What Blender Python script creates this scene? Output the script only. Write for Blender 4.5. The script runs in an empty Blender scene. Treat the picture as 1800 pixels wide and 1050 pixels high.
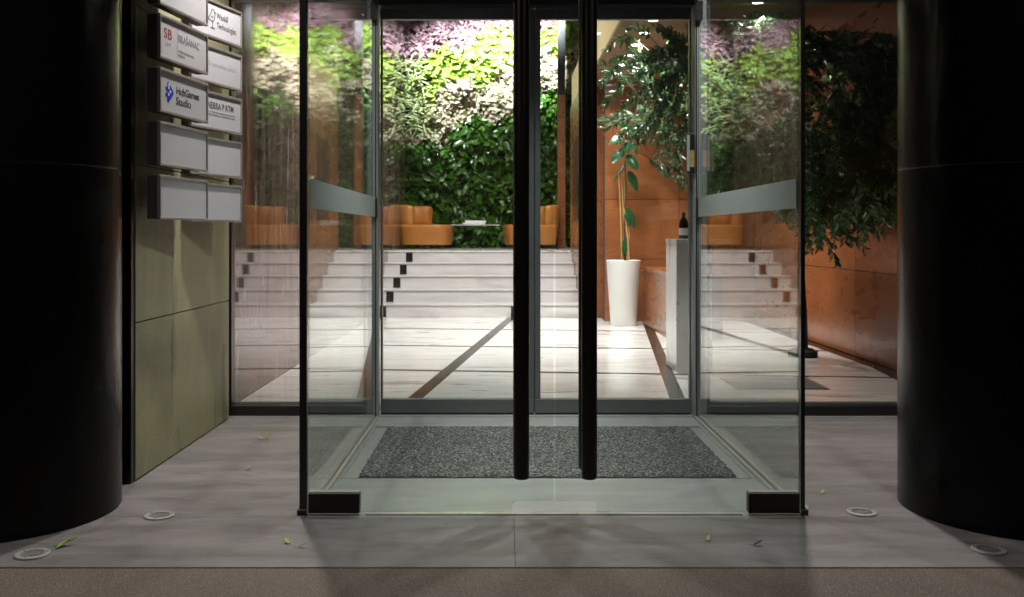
import bpy, bmesh, math, random
import numpy as np
from mathutils import Vector, Matrix

random.seed(7)
rng = np.random.default_rng(11)
scene = bpy.context.scene
COL = scene.collection

# ------------------------------------------------------------------ camera
cam_data = bpy.data.cameras.new('camera')
cam = bpy.data.objects.new('camera', cam_data)
COL.objects.link(cam)
cam.location = (0, 0, 1.1)
cam.rotation_euler = (math.radians(90), 0, 0)
cam_data.sensor_width = 36
cam_data.lens = 35
cam_data.shift_x = 15 / 1800
cam_data.shift_y = -113 / 1800
cam_data.clip_start = 0.05
cam_data.clip_end = 400
cam_data.dof.use_dof = True
cam_data.dof.focus_distance = 4.6
cam_data.dof.aperture_fstop = 5.6
scene.camera = cam

# ------------------------------------------------------------------ night sky
world = bpy.data.worlds.new('World')
scene.world = world
world.use_nodes = True
wn = world.node_tree.nodes
wn.clear()
sky = wn.new('ShaderNodeTexSky')
sky.sky_type = 'NISHITA'
sky.sun_disc = False
sky.sun_elevation = math.radians(-4)
sky.sun_rotation = math.radians(160)
bg = wn.new('ShaderNodeBackground')
bg.inputs['Strength'].default_value = 0.05
wo = wn.new('ShaderNodeOutputWorld')
world.node_tree.links.new(sky.outputs[0], bg.inputs['Color'])
world.node_tree.links.new(bg.outputs[0], wo.inputs['Surface'])

# ------------------------------------------------------------------ exposure and sampling
scene.view_settings.view_transform = 'Standard'
scene.view_settings.look = 'None'
scene.view_settings.gamma = 1
scene.view_settings.exposure = 0.55
scene.view_settings.use_curve_mapping = False
cy = scene.cycles
cy.use_denoising = True
cy.max_bounces = 10
cy.diffuse_bounces = 3
cy.glossy_bounces = 5
cy.transmission_bounces = 4
cy.transparent_max_bounces = 40
cy.sample_clamp_indirect = 4.0
cy.caustics_reflective = False
cy.caustics_refractive = False
cy.blur_glossy = 0.3

# energies of the lamps (spots behind fixtures built further down)
E_HALL, E_PLANT, E_SOFFIT, E_CANOPY, E_LOCK = 345, 2500, 110, 165, 52

# ------------------------------------------------------------------ helpers
def tag(o, label=None, cat=None, group=None, kind=None):
    if label: o['label'] = label
    if cat: o['category'] = cat
    if group: o['group'] = group
    if kind: o['kind'] = kind
    return o

def thing(name, label, cat, loc=(0, 0, 0), rz=0.0, group=None, kind=None):
    o = bpy.data.objects.new(name, None)
    o.empty_display_size = 0.1
    COL.objects.link(o)
    o.location = loc
    o.rotation_euler = (0, 0, rz)
    return tag(o, label, cat, group, kind or 'thing')

def offset_of(p):
    v = Vector((0, 0, 0))
    while p is not None:
        v += p.location
        p = p.parent
    return v

class MB:
    """collects faces for ONE mesh object"""
    def __init__(s):
        s.v = []; s.f = []
    def add(s, verts, faces):
        n = len(s.v)
        s.v += [tuple(p) for p in verts]
        s.f += [tuple(n + i for i in f) for f in faces]
        return s
    def box(s, x0, x1, y0, y1, z0, z1):
        return s.add([(x0, y0, z0), (x1, y0, z0), (x1, y1, z0), (x0, y1, z0), (x0, y0, z1), (x1, y0, z1), (x1, y1, z1), (x0, y1, z1)],
                     [(3, 2, 1, 0), (4, 5, 6, 7), (0, 1, 5, 4), (1, 2, 6, 5), (2, 3, 7, 6), (3, 0, 4, 7)])
    def prism(s, poly, z0, z1):
        n = len(poly)
        return s.add([(x, y, z0) for x, y in poly] + [(x, y, z1) for x, y in poly],
                     [tuple(range(n - 1, -1, -1)), tuple(range(n, 2 * n))] + [(i, (i + 1) % n, n + (i + 1) % n, n + i) for i in range(n)])
    def lathe(s, prof, c=(0, 0, 0), seg=32, cap=True, a0=0.0, a1=2 * math.pi):
        full = abs(a1 - a0 - 2 * math.pi) < 1e-6
        m = seg if full else seg + 1
        vs = []
        for r, z in prof:
            for i in range(m):
                a = a0 + (a1 - a0) * i / seg
                vs.append((c[0] + r * math.cos(a), c[1] + r * math.sin(a), c[2] + z))
        fs = []
        for j in range(len(prof) - 1):
            for i in range(seg):
                k = (i + 1) % m
                fs.append((j * m + i, j * m + k, (j + 1) * m + k, (j + 1) * m + i))
        if cap and full:
            fs.append(tuple(range(m - 1, -1, -1)))
            fs.append(tuple((len(prof) - 1) * m + i for i in range(m)))
        return s.add(vs, fs)
    def tube(s, pts, rad, seg=8):
        pts = [Vector(p) for p in pts]
        rads = rad if isinstance(rad, (list, tuple)) else [rad] * len(pts)
        vs, fs = [], []
        up = Vector((0.13, 0.31, 0.94)).normalized()
        for i, p in enumerate(pts):
            t = (pts[min(i + 1, len(pts) - 1)] - pts[max(i - 1, 0)]).normalized()
            a = t.cross(up)
            if a.length < 0.05: a = t.cross(Vector((1, 0, 0)))
            a.normalize(); b = t.cross(a)
            for k in range(seg):
                w = 2 * math.pi * k / seg
                vs.append(p + (a * math.cos(w) + b * math.sin(w)) * rads[i])
        for i in range(len(pts) - 1):
            for k in range(seg):
                k2 = (k + 1) % seg
                fs.append((i * seg + k, i * seg + k2, (i + 1) * seg + k2, (i + 1) * seg + k))
        fs.append(tuple(range(seg - 1, -1, -1)))
        fs.append(tuple((len(pts) - 1) * seg + k for k in range(seg)))
        return s.add(vs, fs)
    def build(s, name, mat, parent=None, local=False, bevel=0.0, seg=2, smooth=False, **tags):
        off = Vector((0, 0, 0)) if local else offset_of(parent)
        me = bpy.data.meshes.new(name)
        me.from_pydata([(Vector(p) - off) for p in s.v], [], s.f)
        bm = bmesh.new(); bm.from_mesh(me)
        bmesh.ops.recalc_face_normals(bm, faces=bm.faces)
        if bevel > 0:
            bmesh.ops.bevel(bm, geom=list(bm.edges), offset=bevel, offset_type='OFFSET', segments=seg, profile=0.5, affect='EDGES', clamp_overlap=True)
        bm.to_mesh(me); bm.free()
        if smooth:
            me.polygons.foreach_set('use_smooth', [True] * len(me.polygons))
            try: me.set_sharp_from_angle(angle=math.radians(40))
            except Exception: pass
        me.materials.append(mat)
        o = bpy.data.objects.new(name, me)
        COL.objects.link(o)
        if parent is not None: o.parent = parent
        return tag(o, **tags)

def copy_part(o, parent, loc):
    c = o.copy(); COL.objects.link(c); c.parent = parent; c.location = loc
    return c

# leaves in bulk: one template blade, transformed with numpy
def leaf_mesh(name, P, D, N, L, W, mat, parent, curl=0.25, shape='oval', kind='stuff', fold=0.12):
    """P base points, D directions, N rough normals, L lengths, W widths"""
    P = np.asarray(P, float); D = np.asarray(D, float); N = np.asarray(N, float)
    D /= np.linalg.norm(D, axis=1, keepdims=True)
    S = np.cross(D, N); S /= np.linalg.norm(S, axis=1, keepdims=True) + 1e-9
    U = np.cross(S, D)
    prof = {'oval': [(0.0, 0.0), (0.32, 0.46), (0.70, 0.36), (1.0, 0.0)],
            'round': [(0.0, 0.10), (0.35, 0.52), (0.75, 0.45), (1.0, 0.08)],
            'long': [(0.0, 0.12), (0.35, 0.5), (0.7, 0.38), (1.0, 0.0)]}[shape]
    t = [(0, 0, 0)]
    for q in (1, 2):
        a, w = prof[q]
        for sd in (-1, 0, 1):
            t.append((a, sd * w, (fold if sd else 0.0)))
    t.append((1.0, 0, 0))
    t = np.array(t)
    faces = [(0, 1, 2), (0, 2, 3), (1, 4, 5, 2), (2, 5, 6, 3), (4, 7, 5), (5, 7, 6)]
    n = len(P)
    c = np.asarray(curl) * np.ones(n)
    V = (P[:, None, :] + D[:, None, :] * (t[None, :, 0:1] * L[:, None, None])
         + S[:, None, :] * (t[None, :, 1:2] * W[:, None, None])
         + U[:, None, :] * ((t[None, :, 2:3] * W[:, None, None]) - (t[None, :, 0:1] ** 2) * (c * L)[:, None, None]))
    V = V.reshape(-1, 3) - np.array(offset_of(parent))
    k = len(t)
    loops, starts, tot = [], [], []
    base = np.arange(n) * k
    fl = np.concatenate([np.array(f) for f in faces])
    cnt = np.array([len(f) for f in faces])
    L_ = (base[:, None] + fl[None, :]).reshape(-1)
    T_ = np.tile(cnt, n)
    S_ = np.concatenate([[0], np.cumsum(T_)[:-1]])
    me = bpy.data.meshes.new(name)
    me.vertices.add(len(V)); me.vertices.foreach_set('co', V.reshape(-1))
    me.loops.add(len(L_)); me.loops.foreach_set('vertex_index', L_.astype(np.int32))
    me.polygons.add(len(T_)); me.polygons.foreach_set('loop_start', S_.astype(np.int32))
    try: me.polygons.foreach_set('loop_total', T_.astype(np.int32))
    except Exception: pass
    me.polygons.foreach_set('use_smooth', np.ones(len(T_), bool))
    me.update(calc_edges=True); me.validate()
    me.materials.append(mat)
    o = bpy.data.objects.new(name, me)
    COL.objects.link(o); o.parent = parent
    if kind: o['kind'] = kind
    return o

# ------------------------------------------------------------------ materials
def new_mat(name):
    m = bpy.data.materials.new(name); m.use_nodes = True
    nt = m.node_tree; nt.nodes.clear()
    out = nt.nodes.new('ShaderNodeOutputMaterial')
    return m, nt, out

def ramp(nt, fac, stops):
    r = nt.nodes.new('ShaderNodeValToRGB')
    el = r.color_ramp.elements
    while len(el) < len(stops): el.new(0.5)
    for e, (p, c) in zip(el, stops):
        e.position = p; e.color = (*c, 1) if len(c) == 3 else c
    nt.links.new(fac, r.inputs[0])
    return r.outputs[0]

def noise(nt, scale=5, detail=6, rough=0.55, stretch=(1, 1, 1), dist=0.0, coord='Object', rot=(0, 0, 0)):
    tc = nt.nodes.new('ShaderNodeTexCoord')
    mp = nt.nodes.new('ShaderNodeMapping')
    mp.inputs['Scale'].default_value = stretch
    mp.inputs['Rotation'].default_value = rot
    nz = nt.nodes.new('ShaderNodeTexNoise')
    nz.inputs['Scale'].default_value = scale
    nz.inputs['Detail'].default_value = detail
    nz.inputs['Roughness'].default_value = rough
    nz.inputs['Distortion'].default_value = dist
    nt.links.new(tc.outputs[coord], mp.inputs[0])
    nt.links.new(mp.outputs[0], nz.inputs['Vector'])
    return nz.outputs[0]

def mixc(nt, fac, a, b, mode='MIX'):
    x = nt.nodes.new('ShaderNodeMix'); x.data_type = 'RGBA'; x.blend_type = mode
    for sock, val in ((x.inputs[0], fac), (x.inputs[6], a), (x.inputs[7], b)):
        if hasattr(val, 'is_linked'): nt.links.new(val, sock)
        elif isinstance(val, (int, float)): sock.default_value = val
        else: sock.default_value = (*val, 1)
    return x.outputs[2]

def principled(name, color, rough=0.5, metal=0.0, ior=1.5, noises=(), bump=None, coat=0.0, spec=0.5, rnoise=None, obj_var=0.0, sheen=0.0):
    """noises: list of (noise kwargs, ramp lo, ramp hi, second colour) laid over the base colour"""
    m, nt, out = new_mat(name)
    b = nt.nodes.new('ShaderNodeBsdfPrincipled')
    nt.links.new(b.outputs[0], out.inputs[0])
    b.inputs['Metallic'].default_value = metal
    b.inputs['Roughness'].default_value = rough
    b.inputs['IOR'].default_value = ior
    b.inputs['Specular IOR Level'].default_value = spec
    b.inputs['Coat Weight'].default_value = coat
    b.inputs['Coat Roughness'].default_value = 0.06
    c = color
    for kw, lo, hi, col2 in noises:
        n = noise(nt, **kw)
        f = ramp(nt, n, [(lo, (0, 0, 0)), (hi, (1, 1, 1))])
        c = mixc(nt, f, c, col2)
    if obj_var:
        oi = nt.nodes.new('ShaderNodeObjectInfo')
        f = ramp(nt, oi.outputs['Random'], [(0, (1 - obj_var,) * 3), (1, (1 + obj_var * 0.6,) * 3)])
        c = mixc(nt, 1.0, c, f, 'MULTIPLY')
    if hasattr(c, 'is_linked'): nt.links.new(c, b.inputs['Base Color'])
    else: b.inputs['Base Color'].default_value = (*c, 1)
    if rnoise:
        kw, r0, r1 = rnoise
        n = noise(nt, **kw)
        r = ramp(nt, n, [(0.3, (r0,) * 3), (0.7, (r1,) * 3)])
        nt.links.new(r, b.inputs['Roughness'])
    if bump:
        kw, st, dist = bump
        n = noise(nt, **kw)
        bp = nt.nodes.new('ShaderNodeBump')
        bp.inputs['Strength'].default_value = st
        bp.inputs['Distance'].default_value = dist
        nt.links.new(n, bp.inputs['Height'])
        nt.links.new(bp.outputs[0], b.inputs['Normal'])
    return m

def glass_mat(name, tint, dirt=0.0, film=(0.5, 0.48, 0.44), base_dirt=0.0):
    """clear pane: every face passes tinted light straight on and mirrors its Fresnel share; dirt is a dusty film on it"""
    m, nt, out = new_mat(name)
    lw = nt.nodes.new('ShaderNodeLayerWeight'); lw.inputs['Blend'].default_value = 0.5
    pw = nt.nodes.new('ShaderNodeMath'); pw.operation = 'POWER'; pw.inputs[1].default_value = 5
    nt.links.new(lw.outputs['Facing'], pw.inputs[0])
    ma = nt.nodes.new('ShaderNodeMath'); ma.operation = 'MULTIPLY_ADD'
    ma.inputs[1].default_value = 0.96; ma.inputs[2].default_value = 0.042
    nt.links.new(pw.outputs[0], ma.inputs[0])
    tr = nt.nodes.new('ShaderNodeBsdfTransparent'); tr.inputs[0].default_value = (*tint, 1)
    gl = nt.nodes.new('ShaderNodeBsdfGlossy'); gl.inputs['Roughness'].default_value = 0.0
    gl.inputs[0].default_value = (1, 1, 1, 1)
    mx = nt.nodes.new('ShaderNodeMixShader')
    nt.links.new(ma.outputs[0], mx.inputs[0]); nt.links.new(tr.outputs[0], mx.inputs[1]); nt.links.new(gl.outputs[0], mx.inputs[2])
    res = mx.outputs[0]
    if dirt or base_dirt:
        n1 = noise(nt, scale=3.2, detail=8, rough=0.72, stretch=(14, 14, 0.45), dist=0.5)
        n2 = noise(nt, scale=1.7, detail=3, stretch=(1, 1, 0.7))
        f1 = ramp(nt, n1, [(0.54, (0, 0, 0)), (0.70, (1, 1, 1))])
        f2 = ramp(nt, n2, [(0.35, (0, 0, 0)), (0.62, (1, 1, 1))])
        mu = nt.nodes.new('ShaderNodeMath'); mu.operation = 'MULTIPLY'
        nt.links.new(f1, mu.inputs[0]); nt.links.new(f2, mu.inputs[1])
        m2 = nt.nodes.new('ShaderNodeMath'); m2.operation = 'MULTIPLY_ADD'
        m2.inputs[1].default_value = dirt; m2.inputs[2].default_value = base_dirt
        nt.links.new(mu.outputs[0], m2.inputs[0])
        df = nt.nodes.new('ShaderNodeBsdfDiffuse'); df.inputs[0].default_value = (*film, 1)
        tl = nt.nodes.new('ShaderNodeBsdfTranslucent'); tl.inputs[0].default_value = (*film, 1)
        dm = nt.nodes.new('ShaderNodeMixShader'); dm.inputs[0].default_value = 0.5
        nt.links.new(df.outputs[0], dm.inputs[1]); nt.links.new(tl.outputs[0], dm.inputs[2])
        m3 = nt.nodes.new('ShaderNodeMixShader')
        nt.links.new(m2.outputs[0], m3.inputs[0]); nt.links.new(res, m3.inputs[1]); nt.links.new(dm.outputs[0], m3.inputs[2])
        res = m3.outputs[0]
    nt.links.new(res, out.inputs[0])
    return m

def emit_mat(name, color, strength):
    m, nt, out = new_mat(name)
    e = nt.nodes.new('ShaderNodeEmission')
    e.inputs[0].default_value = (*color, 1); e.inputs[1].default_value = strength
    nt.links.new(e.outputs[0], out.inputs[0])
    return m

def leaf_mat(name, cols, gloss=0.4, trans=0.3, scale=9.0):
    """foliage: colour varies per leaf island and by patches, some light passes through the blade"""
    m, nt, out = new_mat(name)
    g = nt.nodes.new('ShaderNodeNewGeometry')
    k = len(cols)
    r = ramp(nt, g.outputs['Random Per Island'], [(i / max(k - 1, 1), c) for i, c in enumerate(cols)])
    b = nt.nodes.new('ShaderNodeBsdfPrincipled')
    b.inputs['Roughness'].default_value = gloss
    b.inputs['Specular IOR Level'].default_value = 0.5
    nt.links.new(r, b.inputs['Base Color'])
    t = nt.nodes.new('ShaderNodeBsdfTranslucent')
    nt.links.new(r, t.inputs[0])
    mx = nt.nodes.new('ShaderNodeMixShader'); mx.inputs[0].default_value = trans
    nt.links.new(b.outputs[0], mx.inputs[1]); nt.links.new(t.outputs[0], mx.inputs[2])
    nt.links.new(mx.outputs[0], out.inputs[0])
    return m

M = {}
M['glass'] = glass_mat('clear_glass', (0.955, 0.975, 0.965))
M['glass_front'] = glass_mat('door_glass', (0.93, 0.965, 0.95), dirt=0.03, base_dirt=0.004)
M['glass_dirty'] = glass_mat('streaked_glass', (0.94, 0.95, 0.94), dirt=0.38, film=(0.6, 0.55, 0.47), base_dirt=0.02)
M['glass_table'] = glass_mat('table_glass', (0.90, 0.96, 0.93))
M['frost'] = None
m, nt, out = new_mat('frosted_film')
df = nt.nodes.new('ShaderNodeBsdfDiffuse'); df.inputs[0].default_value = (0.52, 0.53, 0.515, 1)
tl = nt.nodes.new('ShaderNodeBsdfTranslucent'); tl.inputs[0].default_value = (0.5, 0.54, 0.52, 1)
mx = nt.nodes.new('ShaderNodeMixShader'); mx.inputs[0].default_value = 0.45
nt.links.new(df.outputs[0], mx.inputs[1]); nt.links.new(tl.outputs[0], mx.inputs[2]); nt.links.new(mx.outputs[0], out.inputs[0])
M['frost'] = m
M['black_metal'] = principled('black_powder_coat', (0.008, 0.008, 0.009), 0.35, 0.0, bump=(dict(scale=220, detail=2), 0.05, 0.001))
M['bronze'] = principled('dark_bronze_tube', (0.022, 0.0195, 0.015), 0.33, 0.6, rnoise=(dict(scale=14, stretch=(1, 1, 0.15)), 0.26, 0.42))
M['alu'] = principled('grey_anodised_aluminium', (0.36, 0.375, 0.38), 0.36, 0.35, rnoise=(dict(scale=18, stretch=(1, 1, 0.1)), 0.28, 0.45))
M['alu_dark'] = principled('dark_grey_aluminium', (0.115, 0.122, 0.13), 0.38, 0.3, rnoise=(dict(scale=16, stretch=(0.2, 1, 1)), 0.3, 0.45))
M['steel'] = principled('brushed_steel', (0.52, 0.51, 0.49), 0.34, 0.45, rnoise=(dict(scale=4, detail=2), 0.3, 0.4))
M['granite_black'] = principled('polished_black_granite', (0.0022, 0.0023, 0.0022), 0.08, noises=[(dict(scale=170, detail=3), 0.58, 0.75, (0.006, 0.006, 0.0055))], rnoise=(dict(scale=3, stretch=(1, 1, 0.3)), 0.20, 0.30), spec=0.16)
M['green_stone'] = principled('green_grey_quartzite', (0.33, 0.305, 0.165), 0.55,
    noises=[(dict(scale=1.3, detail=6, dist=1.2, stretch=(1, 1, 0.8)), 0.36, 0.72, (0.235, 0.245, 0.125)),
            (dict(scale=1.8, detail=9, rough=0.6, dist=1.4, stretch=(1, 1.8, 0.4)), 0.50, 0.72, (0.40, 0.36, 0.21)),
            (dict(scale=1.2, detail=9, rough=0.62, dist=1.0, stretch=(1, 2.2, 0.7), rot=(0.7, 0.0, 0)), 0.595, 0.607, (0.19, 0.19, 0.105)),
            (dict(scale=80, detail=4), 0.45, 0.75, (0.23, 0.22, 0.125))],
    bump=(dict(scale=60, detail=6), 0.25, 0.004), obj_var=0.10)
M['paving'] = principled('grey_flamed_paving', (0.158, 0.142, 0.142), 0.5,
    noises=[(dict(scale=1.6, detail=8, rough=0.65, stretch=(0.45, 2.6, 1), dist=0.8), 0.38, 0.66, (0.25, 0.226, 0.225)),
            (dict(scale=2.6, detail=7, rough=0.7, stretch=(0.8, 1.5, 1), dist=1.4), 0.52, 0.72, (0.10, 0.093, 0.09)),
            (dict(scale=240, detail=2), 0.5, 0.75, (0.11, 0.105, 0.10))],
    bump=(dict(scale=120, detail=5), 0.18, 0.003), rnoise=(dict(scale=3.5, detail=6, stretch=(0.5, 2, 1)), 0.32, 0.62), obj_var=0.06)
M['lit_paving'] = principled('lit_vestibule_paving', (0.33, 0.34, 0.33), 0.4,  # same stone as the paving, coloured lighter for the lit vestibule floor
    noises=[(dict(scale=2.2, detail=8, rough=0.65, stretch=(0.5, 2.4, 1), dist=0.8), 0.38, 0.7, (0.24, 0.25, 0.245)),
            (dict(scale=260, detail=2), 0.52, 0.75, (0.22, 0.225, 0.22))],
    bump=(dict(scale=140, detail=4), 0.12, 0.002), rnoise=(dict(scale=4, detail=5), 0.28, 0.5))
M['asphalt'] = principled('brown_grey_pavement', (0.135, 0.103, 0.083), 0.85,
    noises=[(dict(scale=1.1, detail=5), 0.35, 0.7, (0.09, 0.07, 0.057)), (dict(scale=200, detail=3), 0.52, 0.64, (0.26, 0.21, 0.175))],
    bump=(dict(scale=260, detail=4), 0.5, 0.006))
M['marble'] = principled('white_marble', (0.72, 0.685, 0.67), 0.12,
    noises=[(dict(scale=1.1, detail=9, rough=0.62, stretch=(0.6, 3.4, 1), dist=1.8), 0.46, 0.74, (0.52, 0.49, 0.475)),
            (dict(scale=0.9, detail=9, rough=0.66, stretch=(0.7, 2.6, 1), dist=2.6), 0.585, 0.605, (0.40, 0.37, 0.36))],
    rnoise=(dict(scale=2.2, detail=5), 0.07, 0.2), obj_var=0.07)
M['marble_riser'] = principled('pale_marble_riser', (0.66, 0.615, 0.61), 0.22,
    noises=[(dict(scale=1.2, detail=9, rough=0.62, stretch=(0.5, 1, 3), dist=1.6), 0.44, 0.74, (0.49, 0.455, 0.45))], obj_var=0.06)
M['tread'] = principled('darkened_marble_tread', (0.47, 0.44, 0.435), 0.3, noises=[(dict(scale=1.2, detail=9, stretch=(0.5, 3, 1), dist=1.6), 0.44, 0.74, (0.40, 0.37, 0.365))])  # darkened against the riser marble to offset the overhead light
M['inlay'] = principled('black_stone_inlay', (0.012, 0.011, 0.011), 0.14, noises=[(dict(scale=60, detail=3), 0.55, 0.75, (0.03, 0.028, 0.027))])
M['marble_brown'] = principled('polished_brown_marble', (0.10, 0.066, 0.052), 0.03, ior=1.6,
    noises=[(dict(scale=1.5, detail=9, rough=0.64, stretch=(1, 3.0, 0.28), dist=1.6), 0.45, 0.72, (0.17, 0.125, 0.105)),
            (dict(scale=2.0, detail=10, rough=0.75, stretch=(1, 5.0, 0.55), dist=1.0), 0.585, 0.66, (0.62, 0.53, 0.44)),
            (dict(scale=5.0, detail=8, rough=0.7, stretch=(1, 4.0, 0.30), dist=0.8), 0.62, 0.68, (0.72, 0.64, 0.55)),
            (dict(scale=1.0, detail=8, stretch=(1, 2, 0.35), dist=2.4), 0.59, 0.602, (0.03, 0.02, 0.016))],
    rnoise=(dict(scale=1.5, detail=4, stretch=(1, 3, 0.4)), 0.02, 0.05))
M['wood'] = principled('red_brown_veneer', (0.255, 0.085, 0.029), 0.3, coat=0.35,
    noises=[(dict(scale=0.9, detail=5, rough=0.55, stretch=(0.8, 0.8, 5), dist=0.5), 0.34, 0.70, (0.18, 0.054, 0.018)),
            (dict(scale=22, detail=3, stretch=(0.25, 0.25, 6)), 0.42, 0.80, (0.30, 0.11, 0.038))],
    rnoise=(dict(scale=3, detail=2, stretch=(1, 1, 3)), 0.24, 0.36), obj_var=0.13)
M['lit_soffit_side'] = principled('lightened_soffit_side', (0.56, 0.43, 0.25), 0.5, noises=[(dict(scale=1.2, detail=4), 0.35, 0.7, (0.50, 0.37, 0.205))])  # soffit side coloured pale to carry the light of the plant spots
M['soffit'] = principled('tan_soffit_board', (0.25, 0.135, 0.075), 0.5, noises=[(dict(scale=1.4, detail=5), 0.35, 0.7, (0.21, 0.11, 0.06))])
M['plaster'] = principled('warm_grey_plaster', (0.42, 0.39, 0.36), 0.8, noises=[(dict(scale=2.5, detail=5), 0.35, 0.7, (0.37, 0.345, 0.32))])
M['dark_wall'] = principled('dark_render', (0.03, 0.03, 0.03), 0.8, noises=[(dict(scale=7, detail=5), 0.35, 0.7, (0.022, 0.022, 0.022))])
M['wood_dark'] = principled('dark_wood_door', (0.06, 0.022, 0.012), 0.35, noises=[(dict(scale=3, detail=6, stretch=(6, 6, 0.5)), 0.4, 0.7, (0.04, 0.015, 0.009))])
M['mirror'] = principled('silvered_mirror', (0.75, 0.74, 0.72), 0.12, 1.0)
M['pot'] = principled('matte_white_planter', (0.80, 0.79, 0.77), 0.35, noises=[(dict(scale=6, detail=4), 0.4, 0.8, (0.74, 0.73, 0.71))])
M['soil'] = principled('dark_potting_soil', (0.03, 0.02, 0.013), 0.95, bump=(dict(scale=60, detail=4), 0.8, 0.02))
M['bamboo'] = principled('bamboo_cane', (0.42, 0.25, 0.085), 0.45, noises=[(dict(scale=6, detail=3, stretch=(1, 1, 4)), 0.4, 0.7, (0.30, 0.165, 0.05))])
M['leather'] = principled('caramel_leather', (0.46, 0.175, 0.035), 0.42, noises=[(dict(scale=4, detail=5), 0.4, 0.72, (0.37, 0.13, 0.025))], bump=(dict(scale=150, detail=3), 0.12, 0.002))
M['bark'] = principled('grey_brown_bark', (0.085, 0.062, 0.042), 0.9, noises=[(dict(scale=9, detail=7, stretch=(1, 1, 0.25)), 0.4, 0.65, (0.04, 0.03, 0.021))], bump=(dict(scale=26, detail=6, stretch=(1, 1, 0.3)), 0.7, 0.02))
M['paper'] = principled('white_paper', (0.75, 0.72, 0.74), 0.6, noises=[(dict(scale=3, detail=2), 0.4, 0.7, (0.68, 0.66, 0.69))])
M['sign_face'] = principled('satin_sign_panel', (0.47, 0.47, 0.49), 0.30, noises=[(dict(scale=1.8, detail=4), 0.35, 0.75, (0.42, 0.42, 0.435))], obj_var=0.06)
M['sign_frame'] = principled('sign_frame_aluminium', (0.34, 0.315, 0.295), 0.38, 0.6, rnoise=(dict(scale=22, stretch=(0.1, 1, 1)), 0.3, 0.48))
M['sign_side'] = principled('sign_housing_grey', (0.06, 0.055, 0.048), 0.5, 0.3)
M['ink'] = principled('dark_print', (0.025, 0.025, 0.035), 0.5)
M['ink_grey'] = principled('grey_print', (0.22, 0.22, 0.23), 0.5)
M['ink_pale'] = principled('pale_grey_print', (0.36, 0.36, 0.37), 0.5)
M['ink_red'] = principled('red_print', (0.28, 0.03, 0.035), 0.5)
M['ink_blue'] = principled('blue_print', (0.012, 0.02, 0.42), 0.4)
M['ink_white'] = principled('white_print', (0.62, 0.62, 0.64), 0.4)
M['lens_off'] = principled('dusty_lens', (0.22, 0.215, 0.20), 0.25, noises=[(dict(scale=40, detail=4), 0.4, 0.7, (0.12, 0.115, 0.105))])
M['bottle'] = principled('dark_bottle_glass', (0.008, 0.007, 0.006), 0.08)
M['lamp'] = emit_mat('lit_downlight', (1.0, 0.97, 0.94), 26.0)
M['back_felt'] = principled('black_planting_felt', (0.008, 0.010, 0.006), 0.95)
# entrance mat: looped fibre, salt and pepper
m, nt, out = new_mat('grey_loop_mat')
b = nt.nodes.new('ShaderNodeBsdfPrincipled'); b.inputs['Roughness'].default_value = 0.95
n = noise(nt, scale=95, detail=2, rough=0.8)
c = ramp(nt, n, [(0.40, (0.008, 0.008, 0.008)), (0.49, (0.06, 0.06, 0.058)), (0.56, (0.17, 0.17, 0.165)), (0.66, (0.40, 0.40, 0.385))])
n2 = noise(nt, scale=2.0, detail=3)
c = mixc(nt, ramp(nt, n2, [(0.35, (0, 0, 0)), (0.7, (0.35, 0.35, 0.35))]), c, (0.05, 0.05, 0.05))
nt.links.new(c, b.inputs['Base Color'])
bp = nt.nodes.new('ShaderNodeBump'); bp.inputs['Strength'].default_value = 0.9; bp.inputs['Distance'].default_value = 0.008
nt.links.new(n, bp.inputs['Height']); nt.links.new(bp.outputs[0], b.inputs['Normal'])
nt.links.new(b.outputs[0], out.inputs[0]); M['mat'] = m

M['lf_lime'] = leaf_mat('lime_leaves', [(0.15, 0.27, 0.02), (0.33, 0.45, 0.07), (0.26, 0.38, 0.06), (0.42, 0.5, 0.14)], 0.45, 0.3)
M['lf_cream'] = leaf_mat('cream_variegated_leaves', [(0.30, 0.27, 0.16), (0.55, 0.50, 0.36), (0.42, 0.30, 0.24), (0.60, 0.56, 0.42), (0.16, 0.2, 0.06)], 0.5, 0.2)
M['lf_purple'] = leaf_mat('pink_purple_leaves', [(0.28, 0.11, 0.16), (0.46, 0.26, 0.33), (0.24, 0.14, 0.18), (0.52, 0.36, 0.42), (0.20, 0.17, 0.10)], 0.45, 0.25)
M['lf_dark'] = leaf_mat('glossy_green_leaves', [(0.018, 0.065, 0.007), (0.05, 0.15, 0.012), (0.03, 0.10, 0.010), (0.07, 0.17, 0.02), (0.17, 0.27, 0.06)], 0.24, 0.22)
M['lf_spider'] = leaf_mat('striped_strap_leaves', [(0.15, 0.24, 0.05), (0.36, 0.42, 0.16), (0.48, 0.50, 0.30)], 0.4, 0.25)
M['lf_olive'] = leaf_mat('olive_leaves', [(0.04, 0.09, 0.03), (0.075, 0.15, 0.05), (0.12, 0.18, 0.09), (0.06, 0.13, 0.035)], 0.28, 0.25)
M['lf_rubber'] = principled('rubber_plant_leaf', (0.011, 0.038, 0.015), 0.15, noises=[(dict(scale=9, detail=3), 0.4, 0.7, (0.02, 0.06, 0.02))])
M['lf_fallen'] = principled('dry_yellow_leaf', (0.42, 0.36, 0.13), 0.6, noises=[(dict(scale=30, detail=3), 0.4, 0.7, (0.26, 0.2, 0.06))])
M['lf_fresh'] = principled('fresh_green_leaf', (0.12, 0.26, 0.035), 0.45, noises=[(dict(scale=30, detail=3), 0.4, 0.7, (0.22, 0.30, 0.06))])

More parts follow.
